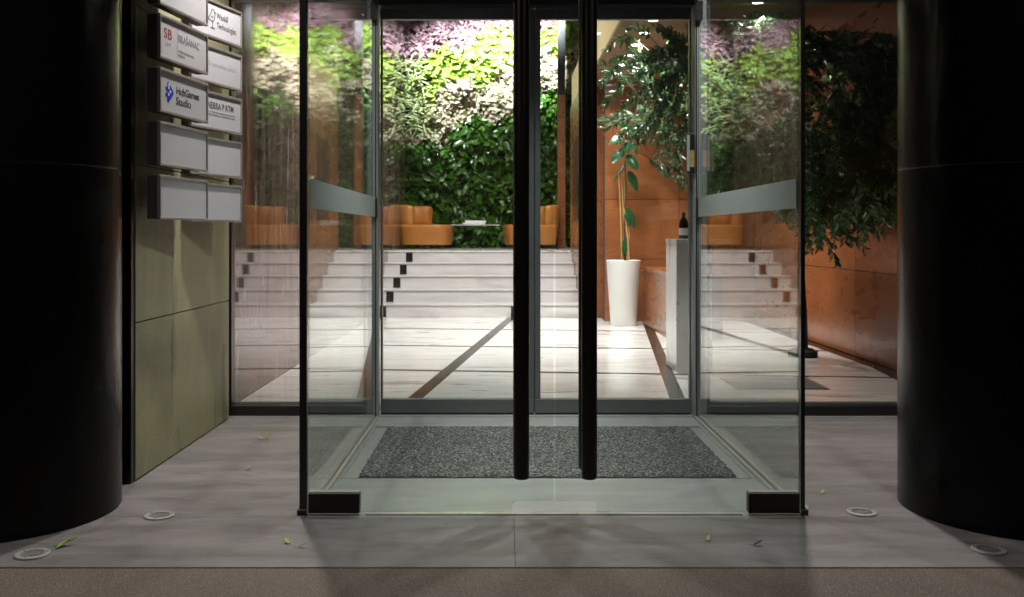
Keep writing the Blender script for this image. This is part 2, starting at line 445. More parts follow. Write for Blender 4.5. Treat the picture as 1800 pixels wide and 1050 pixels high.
# ================================================================== key dimensions (metres, camera at the origin looking along +Y)
XL, XR = -0.770, 1.165          # vestibule side panes
YF, YB = 3.905, 6.0             # vestibule front, facade plane
HDR = 2.47                      # underside of the facade header
WALL_L, WALL_R = -1.74, 3.17    # lobby walls
Y_STAIR, RISE, TREAD = 13.18, 0.17, 0.455
Y_PLAT = Y_STAIR + 4 * TREAD
PLAT = 5 * RISE
Y_GREEN = 18.5
CEIL = 5.7
SOF, SOF_T, SOF_X = 3.06, 3.55, 1.08
CAN = 3.2

# ================================================================== ground outside
g = MB().box(-70, 70, -80, 3.2885, -0.30, -0.004).build('street_pavement', M['asphalt'])
tag(g, 'rough brown street pavement below the entrance paving', 'pavement', kind='structure')

pv = thing('entrance_paving', 'grey stone paving slabs of the entrance floor', 'paving', (0, 4.5, 0), kind='structure')
MB().box(-7, 7, 3.30, YB + 0.3, -0.30, -0.012).build('bedding', M['dark_wall'], pv)
def slab(x0, x1, y0, y1, mat=M['paving'], z=0.0, parent=pv, name='paving_slab', bev=0.0025):
    return MB().box(x0, x1, y0, y1, z - 0.011 - 0.02, z).build(name, mat, parent, bevel=bev, seg=1)
for a, b_ in ((-7, -3.9), (-3.9, -1.93), (-1.93, 0.04), (0.04, 2.01), (2.01, 3.98), (3.98, 7)):
    slab(a + 0.0006, b_ - 0.0006, 3.29, 3.868, bev=0.0008)
slab(-7, -1.9, 3.872, YB); slab(-1.897, XL - 0.001, 3.872, YB); slab(XR + 0.001, 3.3, 3.872, YB); slab(3.303, 7, 3.872, YB)
# floor inside the glass vestibule, around the mat well
MX0, MX1, MY0, MY1 = -0.715, 1.11, 4.50, 5.69
lit_stone = M['lit_paving']
slab(XL + 0.001, XR - 0.001, 3.872, MY0 - 0.02, lit_stone); slab(XL + 0.001, XR - 0.001, MY1 + 0.02, YB - 0.02, lit_stone)
slab(XL + 0.001, MX0 - 0.02, MY0 - 0.018, MY1 + 0.018, lit_stone, bev=0.001); slab(MX1 + 0.02, XR - 0.001, MY0 - 0.018, MY1 + 0.018, lit_stone, bev=0.001)

# ================================================================== lobby floor: black inlay bed, white marble slabs proud of it
lf = thing('lobby_floor', 'polished white marble lobby floor with black inlay stripes', 'floor', (0.5, 9, 0), kind='structure')
MB().box(WALL_L, WALL_R, YB + 0.02, Y_STAIR + 0.1, -0.3, -0.002).build('inlay_bed', M['inlay'], lf)
def clip(poly, nx, ny, d):
    res = []
    for i in range(len(poly)):
        p, q = poly[i], poly[(i + 1) % len(poly)]
        a, b = nx * p[0] + ny * p[1] - d, nx * q[0] + ny * q[1] - d
        if a <= 0: res.append(p)
        if a * b < 0:
            t = a / (a - b); res.append((p[0] + t * (q[0] - p[0]), p[1] + t * (q[1] - p[1])))
    return res
th = 0.108
cu, su = math.cos(th), math.sin(th)
G = 1.75
org = (-0.26 + 0.0, 9.76)
def gxy(i, j):  # grid coordinates (in metres along cross / depth direction) to the floor
    return (org[0] + i * cu + j * su, org[1] - i * su + j * cu)
h_ = 0.052
for i in range(-3, 4):
    for j in range(-4, 4):
        a0, a1, b0, b1 = i * G + h_, (i + 1) * G - h_, j * G + h_ * 0.8, (j + 1) * G - h_ * 0.8
        poly = [gxy(a0, b0), gxy(a1, b0), gxy(a1, b1), gxy(a0, b1)]
        for nx, ny, d in ((1, 0, WALL_R - 0.13), (-1, 0, -WALL_L - 0.004), (0, 1, Y_STAIR - 0.004), (0, -1, -(YB + 0.03))):
            if len(poly) > 2: poly = clip(poly, nx, ny, d)
        if len(poly) > 2:
            ar = abs(sum(poly[k][0] * poly[(k + 1) % len(poly)][1] - poly[(k + 1) % len(poly)][0] * poly[k][1] for k in range(len(poly)))) / 2
            if ar > 0.01: MB().prism(poly, -0.03, 0.0).build('marble_slab', M['marble'], lf)

# ================================================================== stairs and upper landing
st = thing('marble_staircase', 'five wide pale marble steps with black inlay squares', 'stairs', (0, Y_STAIR, 0), kind='structure')
S_X0, S_X1 = WALL_L, 1.03
def stripe_x(y, k): return 0.15 + 1.75 * k + 0.10 * (y - Y_STAIR)
for k in range(5):
    y0 = Y_STAIR + k * TREAD
    y1 = Y_PLAT + 0.5 if k == 4 else y0 + TREAD + 0.03
    z0, z1 = k * RISE, (k + 1) * RISE
    MB().box(S_X0, S_X1, y0, y1 - 0.01, z0 - (0.3 if k == 0 else 0.02), z1 - 0.026).build('riser', M['marble_riser'], st)
    if k < 4: MB().box(S_X0, S_X1, y0 - 0.014, y1 - 0.031, z1 - 0.022, z1)  .build('tread', M['tread'], st, bevel=0.003, seg=1)
    for s in (-1, 0):
        xc = stripe_x(y0, s)
        MB().box(xc - 0.050, xc + 0.050, y0 - 0.003, y0 + 0.01, z0 + 0.002, z1 - 0.028).build('inlay_square', M['inlay'], st)
ld = thing('upper_landing', 'pale stone upper landing in front of the plant wall', 'landing', (0, Y_PLAT, PLAT), kind='structure')
for i, (x0, x1) in enumerate(((WALL_L - 0.4, -0.4), (-0.4, 1.0), (1.0, 3.2))):
    MB().box(x0 + 0.002, x1 - 0.002, Y_PLAT - 0.014 if i < 2 else 15.5, 19.2, PLAT - 0.022, PLAT).build('landing_slab', M['marble'], ld, bevel=0.003, seg=1)

# ================================================================== lobby shell
def wall_panels(name, label, cat, mat, back, axis, pos, u0, u1, z0, z1, ucuts, zcuts, thick=0.02, gap=0.003, face=1):
    """a wall clad with single panels; axis 'x': plane X=pos, panels run along Y; axis 'y': plane Y=pos, along X"""
    w = thing(name, label, cat, ((pos, u0, z0) if axis == 'x' else (u0, pos, z0)), kind='structure')
    mb = MB()
    a, b = (pos, pos - face * 0.20)
    a2 = pos - face * thick * 0.9
    lo, hi = sorted((a2, b))
    if axis == 'x': mb.box(lo, hi, u0, u1, z0, z1)
    else: mb.box(u0, u1, lo, hi, z0, z1)
    mb.build('backing', back, w)
    us = [u0] + list(ucuts) + [u1]; zs = [z0] + list(zcuts) + [z1]
    for i in range(len(us) - 1):
        for j in range(len(zs) - 1):
            lo, hi = sorted((pos, pos - face * thick))
            if axis == 'x': q = (lo, hi, us[i] + gap / 2, us[i + 1] - gap / 2)
            else: q = (us[i] + gap / 2, us[i + 1] - gap / 2, lo, hi)
            MB().box(*q, zs[j] + gap / 2, zs[j + 1] - gap / 2).build('panel', mat, w, bevel=0.0012, seg=1)
    return w
wall_panels('polished_marble_wall', 'polished brown veined marble wall mirroring the stairs', 'wall', M['marble_brown'], M['dark_wall'], 'x', WALL_L, YB + 0.05, 17.6, -0.02, CEIL,
            (8.9, 11.8, 14.7), (2.8,), gap=0.002)
wall_panels('wood_side_wall', 'red brown veneer panel wall behind the olive tree', 'wall', M['wood'], M['dark_wall'], 'x', WALL_R, YB + 0.05, 12.56, 0.0, SOF,
            (6.58, 8.98, 11.38), (0.775, 1.545, 2.315), gap=0.006, face=-1)
wall_panels('wood_end_wall', 'red brown veneer panel wall behind the white planter', 'wall', M['wood'], M['dark_wall'], 'y', 12.58, 1.28, WALL_R + 0.02, 0.0, SOF,
            (2.22,), (0.785, 1.54, 2.30), gap=0.006, face=-1)
cw = thing('wood_cheek_wall', 'veneer clad wall closing the steps beside the planter', 'wall', (1.05, 13.2, 0), kind='structure')
MB().box(1.283, 1.55, 12.60, 13.15, 0.0, SOF - 0.002).build('panel', M['wood'], cw, bevel=0.002, seg=1)
for y0, y1 in ((13.15, 14.0), (14.0, 14.75), (14.75, 15.45)):
    for z0, z1 in ((0.0, 0.785), (0.785, 1.54), (1.54, 2.30), (2.30, SOF)):
        MB().box(1.035, 1.5, y0 + 0.003, y1 - 0.003, z0 + 0.003, z1 - 0.003).build('panel', M['wood'], cw, bevel=0.0015, seg=1)
MB().box(1.06, 1.45, 13.17, 15.43, 0, SOF - 0.004).build('backing', M['dark_wall'], cw)
wc = thing('clad_column', 'slim wood clad column with black upper part before the plants', 'column', (1.0, 17.6, PLAT))
MB().box(0.95, 1.09, 17.5, 17.66, PLAT, SOF_T).build('wood_cladding', M['wood'], wc, bevel=0.003, seg=1)
MB().box(0.955, 1.085, 17.505, 17.655, SOF_T + 0.001, CEIL).build('black_shaft', M['black_metal'], wc)
dd = thing('dark_wall_panel', 'tall dark wood panel in the veneer wall beside the steps', 'wall panel', (1.03, 14.1, 0.5))
MB().box(1.02, 1.034, 13.72, 14.55, 1.29, 2.46).build('board', M['wood_dark'], dd, bevel=0.002, seg=1)
rm = thing('round_mirror', 'round pale mirror on the veneer wall beside the steps', 'mirror', (1.02, 13.48, 1.69))
mb = MB()
for nm, r, x0, x1, mt in (('rim', 0.20, 1.012, 1.034, M['steel']), ('mirror_glass', 0.188, 1.006, 1.0115, M['mirror'])):
    n_ = 40
    vs = [(x, 13.42 + r * math.cos(2 * math.pi * i / n_), 1.69 + r * math.sin(2 * math.pi * i / n_)) for x in (x0, x1) for i in range(n_)]
    fs = [tuple(range(n_)), tuple(range(2 * n_ - 1, n_ - 1, -1))] + [(i, (i + 1) % n_, n_ + (i + 1) % n_, n_ + i) for i in range(n_)]
    MB().add(vs, fs).build(nm, mt, rm)
# soffit, ceilings, closing walls
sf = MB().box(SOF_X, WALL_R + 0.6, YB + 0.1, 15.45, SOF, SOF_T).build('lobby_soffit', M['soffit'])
MB().box(SOF_X - 0.02, SOF_X - 0.0005, YB + 0.1, 15.45, SOF - 0.004, SOF_T).build('lit_soffit_side', M['lit_soffit_side'], sf)  # side face of the soffit, plant light put into its colour
tag(sf, 'tan lowered soffit with a row of downlights', 'soffit', kind='structure')
ce = MB().box(-2.6, 4.2, YB + 0.1, 19.4, CEIL, CEIL + 0.2).build('lobby_ceiling', M['plaster'])
tag(ce, 'high grey lobby ceiling above the plant wall', 'ceiling', kind='structure')
bw = MB().box(-2.6, 4.2, 19.0, 19.3, 0.5, CEIL).build('lobby_wall_rear', M['dark_wall']); tag(bw, 'dark rear wall carrying the plant wall', 'wall', kind='structure')
bw = MB().box(-2.6, -2.4, 17.0, 19.0, 0.5, CEIL).build('lobby_wall_alcove', M['dark_wall']); tag(bw, 'dark alcove wall behind the marble wall end', 'wall', kind='structure')
bw = MB().box(WALL_R + 0.2, WALL_R + 0.4, YB + 0.05, 19.0, 0, CEIL).build('lobby_wall_outer', M['plaster']); tag(bw, 'plaster wall above and behind the veneer panels', 'wall', kind='structure')

# ================================================================== facade plane
fb = MB().box(-6, 6, YB - 0.08, YB + 0.10, 2.53, CEIL + 0.2).build('facade_wall', M['dark_wall']); tag(fb, 'dark wall above the entrance glazing', 'wall', kind='structure')
cn = MB().box(-6, 6, 2.35, YB - 0.085, CAN, CAN + 0.25).build('canopy_ceiling', M['dark_wall']); tag(cn, 'dark canopy ceiling over the entrance', 'canopy', kind='structure')
fe = MB().box(3.26, 6, YB - 0.06, YB + 0.2, 0, 2.528).build('facade_wall_end', M['dark_wall']); tag(fe, 'dark facade wall behind the polished column', 'wall', kind='structure')

def window(name, label, x0, x1, gmat, fl, fr):
    w = thing(name, label, 'window', ((x0 + x1) / 2, YB, 0))
    fy0, fy1 = YB - 0.035, YB + 0.045
    MB().box(x0, x1, fy0, fy1, 0.012, 0.072).build('bottom_rail', M['black_metal'], w, bevel=0.002, seg=1)
    MB().box(x0, x1, fy0, fy1, 2.505, 2.528).build('top_rail', M['black_metal'], w, bevel=0.002, seg=1)
    MB().box(x0, x0 + fl, fy0, fy1, 0.073, 2.504).build('jamb', M['black_metal'], w, bevel=0.002, seg=1)
    MB().box(x1 - fr, x1, fy0, fy1, 0.073, 2.504).build('jamb', M['black_metal'], w, bevel=0.002, seg=1)
    MB().box(x0 + fl + 0.001, x1 - fr - 0.001, YB + 0.046, YB + 0.058, 0.05, 0.083).build('glazing_bead', M['alu'], w)
    MB().box(x0, x1, YB - 0.05, YB - 0.036, 0.0, 0.011).build('sill_strip', M['steel'], w)
    MB().box(x0 + fl - 0.01, x1 - fr + 0.01, YB - 0.004, YB + 0.006, 0.065, 2.51).build('pane', gmat, w)
    return w
window('facade_window', 'tall streaked facade window beside the green stone wall', -1.69, XL - 0.05, M['glass_dirty'], 0.060, 0.02)
window('facade_window', 'tall facade window with the olive tree behind it', XR + 0.055, 3.255, M['glass'], 0.02, 0.05)

# inner door frame and sliding doors
df_ = thing('inner_door_frame', 'grey aluminium frame around the sliding inner doors', 'door frame', (0.2, YB, 0))
MB().box(XL - 0.045, XL + 0.018, YB - 0.05, YB + 0.06, 0.0, 2.5).build('post', M['alu'], df_, bevel=0.003, seg=2)
MB().box(XR - 0.022, XR + 0.05, YB - 0.05, YB + 0.06, 0.0, 2.5).build('post', M['alu'], df_, bevel=0.003, seg=2)
for x in (XL + 0.006, XR - 0.012):
    MB().box(x - 0.003, x + 0.003, YB - 0.054, YB - 0.0505, 0.01, 2.47).build('glazing_gasket', M['black_metal'], df_)
MB().box(XL + 0.019, XR - 0.023, YB - 0.05, YB + 0.16, HDR, 2.528).build('header', M['black_metal'], df_, bevel=0.003, seg=1)
MB().box(XL + 0.019, XR - 0.023, YB - 0.02, YB + 0.12, 0.0, 0.008).build('floor_guide', M['steel'], df_)
CX = 0.188
def sliding(name, label, x0, x1, meet):
    d = thing(name, label, 'door', ((x0 + x1) / 2, YB + 0.06, 0), group='sliding inner doors')
    y0, y1 = YB + 0.02, YB + 0.062
    MB().box(x0, x1, y0, y1, 0.02, 0.104).build('bottom_rail', M['alu_dark'], d, bevel=0.003, seg=1)
    MB().box(x0, x1, y0, y1, 2.40, 2.466).build('top_rail', M['alu_dark'], d, bevel=0.003, seg=1)
    MB().box(x0 + 0.001, x1 - 0.001, y0 + 0.012, y1 - 0.012, 0.0085, 0.0195).build('brush_seal', M['black_metal'], d)
    w0, w1 = (0.012, 0.034) if meet == 1 else (0.034, 0.012)
    MB().box(x0, x0 + w0, y0, y1, 0.105, 2.399).build('stile', M['alu_dark'], d, bevel=0.003, seg=1)
    MB().box(x1 - w1, x1, y0, y1, 0.105, 2.399).build('stile', M['alu_dark'], d, bevel=0.003, seg=1)
    xm = x1 if meet == 1 else x0
    MB().box(xm - 0.002 if meet == 1 else xm - 0.0015, xm + 0.0015 if meet == 1 else xm + 0.002, y0 + 0.005, y1 - 0.005, 0.02, 2.46).build('seal', M['black_metal'], d)
    MB().box(x0 + w0 - 0.008, x1 - w1 + 0.008, y0 + 0.016, y0 + 0.026, 0.096, 2.41).build('pane', M['glass'], d)
sliding('sliding_door', 'grey framed sliding inner door showing the orange armchair', XL + 0.026, CX - 0.002, 1)
sliding('sliding_door', 'grey framed sliding inner door showing the white planter', CX + 0.002, XR - 0.028, -1)

# ================================================================== glass vestibule
vf = thing('vestibule_frame', 'slim black corner posts and header of the glass vestibule', 'door frame', (0.2, YF, 0))
MB().box(XL - 0.030, XL - 0.001, YF - 0.004, YF + 0.03, 0.0, 2.5).build('corner_post', M['black_metal'], vf, bevel=0.002, seg=1)
MB().box(XR + 0.001, XR + 0.017, YF - 0.004, YF + 0.03, 0.0, 2.5).build('corner_post', M['black_metal'], vf, bevel=0.002, seg=1)
MB().box(XL - 0.038, XL - 0.0005, YF - 0.012, YF + 0.04, 0.0, 0.022).build('post_foot', M['black_metal'], vf, bevel=0.002, seg=1)
MB().box(XR + 0.0005, XR + 0.028, YF - 0.012, YF + 0.04, 0.0, 0.022).build('post_foot', M['black_metal'], vf, bevel=0.002, seg=1)
MB().box(XL - 0.03, XR + 0.017, YF - 0.01, YF + 0.08, 2.501, 2.60).build('header', M['black_metal'], vf, bevel=0.003, seg=1)
MB().box(XL - 0.03, XR + 0.017, YF + 0.081, YB - 0.081, 2.53, 2.60).build('roof_panel', M['dark_wall'], vf)
MB().box(XL + 0.23, XR - 0.23, YF - 0.012, YF + 0.012, 0.0, 0.006).build('threshold_strip', M['steel'], vf)

def partition(label, x, sgn):
    """side pane; sgn +1: the vestibule lies on the +X side"""
    p = thing('glass_partition', label, 'glass partition', (x, (YF + YB) / 2, 0), group='glass side panes of the vestibule')
    t = 0.006
    MB().box(x - t, x + t, YF + 0.031, YB - 0.052, 0.008, 2.50).build('pane', M['glass'], p)
    MB().box(x + sgn * t + (0.0005 if sgn > 0 else -0.0015), x + sgn * t + (0.0015 if sgn > 0 else -0.0005), YF + 0.034, YB - 0.056, 1.203, 1.320).build('frosted_band', M['frost'], p)
    for a, b in ((-0.026, -0.008), (0.008, 0.026)):
        MB().box(x + a, x + b, YF + 0.24, YB - 0.051, 0.0, 0.014).build('floor_channel', M['steel'], p, bevel=0.002, seg=1)
    for z0, z1 in ((1.200, 1.318), (2.37, 2.49), (0.10, 0.14)):
        if z0 < 0.2: continue
        c = MB().box(x - 0.020, x + 0.020, YB - 0.082, YB - 0.051, z0, z1).build('clamp', M['black_metal'], p, bevel=0.003, seg=1)
        MB().box(x + sgn * 0.0205 - 0.0005, x + sgn * 0.0205 + 0.0005, YB - 0.078, YB - 0.070, z0 + 0.01, z1 - 0.01).build('clamp_edge', M['steel'], c)
    return p
partition('clear glass side pane with frosted band on the signboard side', XL, 1)
partition('clear glass side pane with frosted band on the olive tree side', XR, -1)

def front_door(label, x0, x1, hinge):
    d = thing('entrance_swing_door', label, 'door', ((x0 + x1) / 2, YF, 0), group='frameless front doors')
    y0, y1 = YF - 0.006, YF + 0.006
    # pane with a corner cut out at the meeting edge
    nw, nh = 0.16, 0.056
    if hinge < 0: prof = [(x0, 0.012), (x1 - nw, 0.012), (x1 - nw, nh - 0.012), (x1 - nw + 0.012, nh), (x1, nh), (x1, 2.495), (x0, 2.495)]
    else: prof = [(x0 + nw, 0.012), (x1, 0.012), (x1, 2.495), (x0, 2.495), (x0, nh), (x0 + nw - 0.012, nh), (x0 + nw, nh - 0.012)]
    n = len(prof)
    MB().add([(x, y0, z) for x, z in prof] + [(x, y1, z) for x, z in prof],
             [tuple(range(n)), tuple(range(2 * n - 1, n - 1, -1))] + [(i, n + i, n + (i + 1) % n, (i + 1) % n) for i in range(n)]).build('pane', M['glass_front'], d)
    px0, px1 = (x0 + 0.006, x0 + 0.206) if hinge < 0 else (x1 - 0.206, x1 - 0.006)
    f = MB().box(px0, px1, YF - 0.020, YF + 0.020, 0.010, 0.086).build('patch_fitting', M['bronze'], d, bevel=0.003, seg=2)
    MB().box(px0 + 0.002, px1 - 0.002, YF - 0.017, YF + 0.017, 0.0863, 0.0935).build('cover_edge', M['steel'], f)
    hx = 0.069 if hinge < 0 else 0.330
    for nm, yy, zb in (('pull_handle', YF - 0.075, 0.160), ('inner_handle', YF + 0.075, 0.162)):
        MB().lathe([(0.026, 0.0), (0.0298, 0.004), (0.0305, 0.01), (0.0305, 2.2), (0.029, 2.205)], (hx, yy, zb), 28).build(nm, M['bronze'], d, smooth=True)
    for z in (0.32, 2.2):
        MB().tube([(hx, YF - 0.05, z), (hx, YF - 0.0065, z)], 0.011, 14).build('handle_mount', M['steel'], d, smooth=True)
        MB().tube([(hx, YF + 0.0065, z), (hx, YF + 0.05, z)], 0.011, 14).build('handle_mount', M['steel'], d, smooth=True)
DC = 0.2
front_door('frameless glass front door leaf hinged on the signboard side', XL + 0.002, DC - 0.0045, -1)
front_door('frameless glass front door leaf hinged on the olive tree side', DC + 0.0045, XR - 0.002, 1)

# mat
em = thing('entrance_mat', 'dark grey speckled entrance mat in a metal framed well', 'mat', ((MX0 + MX1) / 2, (MY0 + MY1) / 2, 0))
MB().box(MX0 - 0.018, MX1 + 0.018, MY0 - 0.018, MY1 + 0.018, -0.03, -0.008).build('well', M['alu'], em)
for q in ((MX0 - 0.018, MX1 + 0.018, MY0 - 0.017, MY0 - 0.012), (MX0 - 0.018, MX1 + 0.018, MY1 + 0.012, MY1 + 0.017), (MX0 - 0.017, MX0 - 0.012, MY0 - 0.011, MY1 + 0.011), (MX1 + 0.012, MX1 + 0.017, MY0 - 0.011, MY1 + 0.011)):
    MB().box(*q, -0.0075, 0.001).build('frame_edge', M['steel'], em)
nx_, ny_ = 120, 80
mb = MB(); vs = []; r_ = random.Random(5)
mx0, mx1, my0, my1 = MX0 + 0.055, MX1 - 0.05, MY0 + 0.018, MY1 - 0.01
for j in range(ny_ + 1):
    for i in range(nx_ + 1):
        e = 0.004 if i in (0, nx_) or j in (0, ny_) else 0
        vs.append((mx0 + (mx1 - mx0) * i / nx_ + r_.uniform(-e, e), my0 + (my1 - my0) * j / ny_ + r_.uniform(-e, e), 0.006 + r_.uniform(-0.003, 0.003) - (0.007 if e else 0)))
mb.add(vs, [(j * (nx_ + 1) + i, j * (nx_ + 1) + i + 1, (j + 1) * (nx_ + 1) + i + 1, (j + 1) * (nx_ + 1) + i) for j in range(ny_) for i in range(nx_)])
mb.build('pile', M['mat'], em)

# card reader on the frame post
cr = thing('card_reader', 'small dark card reader on the grey door frame post', 'card reader', (XR - 0.05, YB - 0.06, 1.45))
MB().box(XR - 0.077, XR - 0.026, YB - 0.078, YB - 0.0505, 1.462, 1.70).build('body', M['black_metal'], cr, bevel=0.004)
MB().box(XR - 0.0745, XR - 0.0575, YB - 0.0800, YB - 0.0785, 1.475, 1.69).build('side_strip', M['steel'], cr)
MB().box(XR - 0.056, XR - 0.030, YB - 0.0805, YB - 0.0785, 1.50, 1.60).build('keypad', M['bamboo'], cr)

# ================================================================== round polished columns
def column(label, cx, cyy, r=0.5):
    c = thing('stone_column', label, 'column', (cx, cyy, 0), group='black polished entrance columns')
    for z0, z1 in ((0.0, 1.36), (1.363, CAN)):
        MB().lathe([(r - 0.004, z0), (r, z0 + 0.004), (r, z1 - 0.004), (r - 0.004, z1)], (cx, cyy, 0), 96).build('stone_drum', M['granite_black'], c, smooth=True)
    MB().lathe([(r - 0.006, 1.355), (r - 0.006, 1.368)], (cx, cyy, 0), 64).build('joint', M['alu'], c)
column('round black polished stone column next to the company signs', -2.030, 3.958, 0.48)
column('round black polished stone column beside the olive tree window', 2.094, 3.99, 0.48)

# ================================================================== green stone wall
gw = thing('green_stone_wall', 'green grey stone clad wall carrying the company signs', 'wall', (-1.7, 5.2, 0))
zs = [0.004, 0.705, 1.412, 2.12, CAN]
for i in range(4):
    MB().box(-1.665, -1.635, 4.425, YB - 0.07, zs[i] + 0.0025, zs[i + 1] - 0.0025).build('stone_panel', M['green_stone'], gw, bevel=0.002, seg=1)
MB().box(-1.95, -1.668, 4.44, YB - 0.07, 0.0, CAN).build('core', M['dark_wall'], gw)
MB().box(-1.690, -1.640, 4.385, 4.420, 0.0, CAN).build('end_channel', M['black_metal'], gw, bevel=0.002, seg=1)
MB().box(-1.755, -1.695, 4.40, 4.435, 0.0, CAN).build('end_channel', M['black_metal'], gw, bevel=0.002, seg=1)
MB().box(-1.694, -1.691, 4.40, 4.42, 0.0, CAN).build('trim_line', M['sign_frame'], gw)

# ================================================================== company signs
def text_mesh(body, size, font_shear=0.0, space=1.0, bold=0.0):
    cu_ = bpy.data.curves.new('lettering', 'FONT')
    cu_.body = body; cu_.size = size; cu_.space_character = space; cu_.offset = bold
    cu_.extrude = 0.0003; cu_.resolution_u = 4; cu_.shear = font_shear
    o = bpy.data.objects.new('lettering', cu_)
    COL.objects.link(o)
    bpy.context.view_layer.update()
    dg = bpy.context.evaluated_depsgraph_get()
    me = bpy.data.meshes.new_from_object(o.evaluated_get(dg))
    bpy.data.objects.remove(o); bpy.data.curves.remove(cu_)
    return me

SW, SH = 0.503, 0.200
def put_text(parent, body, x, z, size, mat, sx=1.0, bold=0.0, space=1.0, width=None):
    me = text_mesh(body, size, bold=bold, space=space)
    me.materials.clear(); me.materials.append(mat)
    o = bpy.data.objects.new('lettering', me)
    COL.objects.link(o); o.parent = parent
    o.location = (x, -0.0062, z); o.rotation_euler = (math.radians(90), 0, 0); o.scale = (sx, 1, 1)
    if width:
        xs_ = [v.co.x for v in me.vertices]; o.scale = (width / (max(xs_) - min(xs_)), 1, 1)
    return o

def shape(parent, name, polys, mat, y=-0.0062, th=0.0006, at=(0, 0), sc=1.0):
    mb = MB()
    for p in polys:
        p = [(at[0] + sc * x, at[1] + sc * z) for x, z in p]
        n = len(p)
        mb.add([(x, y, z) for x, z in p] + [(x, y - th, z) for x, z in p],
               [tuple(range(n)), tuple(range(2 * n - 1, n - 1, -1))] + [(i, (i + 1) % n, n + (i + 1) % n, n + i) for i in range(n)])
    return mb.build(name, mat, parent, local=True)

def stroke(pts, w):
    out_ = []
    for (x0, z0), (x1, z1) in zip(pts[:-1], pts[1:]):
        l = math.hypot(x1 - x0, z1 - z0) or 1
        nx, nz = -(z1 - z0) / l * w / 2, (x1 - x0) / l * w / 2
        ex, ez = (x1 - x0) / l * w * 0.25, (z1 - z0) / l * w * 0.25
        out_.append([(x0 + nx - ex, z0 + nz - ez), (x1 + nx + ex, z1 + nz + ez), (x1 - nx + ex, z1 - nz + ez), (x0 - nx - ex, z0 - nz - ez)])
    return out_

def small_print(parent, x, z, width, mat):
    """a line of print too small to read in the photograph"""
    q, x1, ps = random.Random(int(x * 1e4 + z * 1e3)), x, []
    while x1 < x + width:
        w = q.uniform(0.003, 0.0055); h = q.choice((0.007, 0.007, 0.010))
        ps.append([(x1, z), (x1 + w, z), (x1 + w, z + h), (x1, z + h)])
        x1 += w + q.choice((0.0014, 0.0014, 0.0014, 0.006))
    shape(parent, 'small_print', ps, mat)

def company_sign(label, col, row):
    a = 0.134 if col == 0 else 0.262
    near = (-1.546, 4.45) if col == 0 else (-1.592, 5.044)
    dep = 0.05 if col == 0 else 0.036
    z = 1.166 + 0.2415 * row
    s = thing('company_sign', label, 'sign', (near[0], near[1], z), math.pi / 2 - a, group='company name signs on the green stone wall')
    MB().box(0.002, SW - 0.002, 0.0, dep, 0.003, SH - 0.003).build('housing', M['sign_side'], s, local=True)
    MB().box(0.010, SW - 0.010, -0.0055, -0.0005, 0.010, SH - 0.010).build('face', M['sign_face'], s, local=True)
    fr = 0.0125
    for q in ((0, SW, 0, fr), (0, SW, SH - fr, SH)):
        MB().box(q[0], q[1], -0.013, 0.004, q[2], q[3]).build('frame_bar', M['sign_frame'], s, local=True, bevel=0.002, seg=1)
    for q in ((0, fr * 0.8), (SW - fr * 0.8, SW)):
        MB().box(q[0], q[1], -0.0128, 0.004, fr + 0.0003, SH - fr - 0.0003).build('frame_bar', M['sign_frame'], s, local=True, bevel=0.002, seg=1)
    b = MB().box(SW * 0.44, SW * 0.56, dep + 0.0005, dep + 0.035, 0.03, SH - 0.03)
    b.build('wall_bracket', M['sign_frame'], s, local=True)
    sc = MB()
    n = 10
    vs = [(SW - 0.026 + 0.0035 * math.cos(2 * math.pi * i / n), y, 0.024 + 0.0035 * math.sin(2 * math.pi * i / n)) for y in (-0.0056, -0.0075) for i in range(n)]
    sc.add(vs, [tuple(range(n)), tuple(range(2 * n - 1, n - 1, -1))] + [(i, (i + 1) % n, n + (i + 1) % n, n + i) for i in range(n)])
    sc.build('screw', M['steel'], s, local=True)
    return s
company_sign('blank grey sign, lowest in the column nearest the black column', 0, 0)
company_sign('blank grey sign just below the one with a blue logo', 0, 1)
s = company_sign('sign with a blue arrow logo and two lines of black lettering', 0, 2)
put_text(s, 'HubGames', 0.168, 0.102, 0.050, M['ink'], bold=0.0006, width=0.24)
put_text(s, 'Studio', 0.168, 0.054, 0.050, M['ink'], bold=0.0006, width=0.152)
cxl, czl = 0.0, 0.0
shape(s, 'logo', [[(cxl - 0.034, czl + 0.056), (cxl - 0.022, czl + 0.062), (cxl + 0.040, czl + 0.010), (cxl + 0.044, czl), (cxl + 0.040, czl - 0.010), (cxl - 0.022, czl - 0.062), (cxl - 0.034, czl - 0.056)],
               [(cxl - 0.058, czl + 0.028), (cxl - 0.036, czl + 0.028), (cxl - 0.036, czl + 0.006), (cxl - 0.058, czl + 0.006)],
               [(cxl - 0.060, czl - 0.010), (cxl - 0.036, czl - 0.010), (cxl - 0.036, czl - 0.030), (cxl - 0.060, czl - 0.030)]], M['ink_blue'], at=(0.108, 0.100), sc=0.76)
shape(s, 'logo', [[(cxl - 0.030 + dx, czl + dz + 0.009), (cxl - 0.012 + dx, czl + dz + 0.009), (cxl - 0.012 + dx, czl + dz - 0.009), (cxl - 0.030 + dx, czl + dz - 0.009)] for dx, dz in ((0, 0.026), (0.022, 0.004), (0, -0.014), (0.004, 0.046))], M['ink_white'], y=-0.0070, at=(0.108, 0.100), sc=0.76)
s = company_sign('sign with red initials and a grey serif name', 0, 3)
put_text(s, 'SB', 0.045, 0.100, 0.066, M['ink_red'], width=0.078)
put_text(s, 'L A W', 0.062, 0.070, 0.020, M['ink_pale'], 1.0)
put_text(s, 'BRA\u0160ANAC', 0.188, 0.106, 0.050, M['ink_grey'], width=0.225)
small_print(s, 0.190, 0.060, 0.165, M['ink_pale'])
small_print(s, 0.190, 0.042, 0.075, M['ink_pale'])
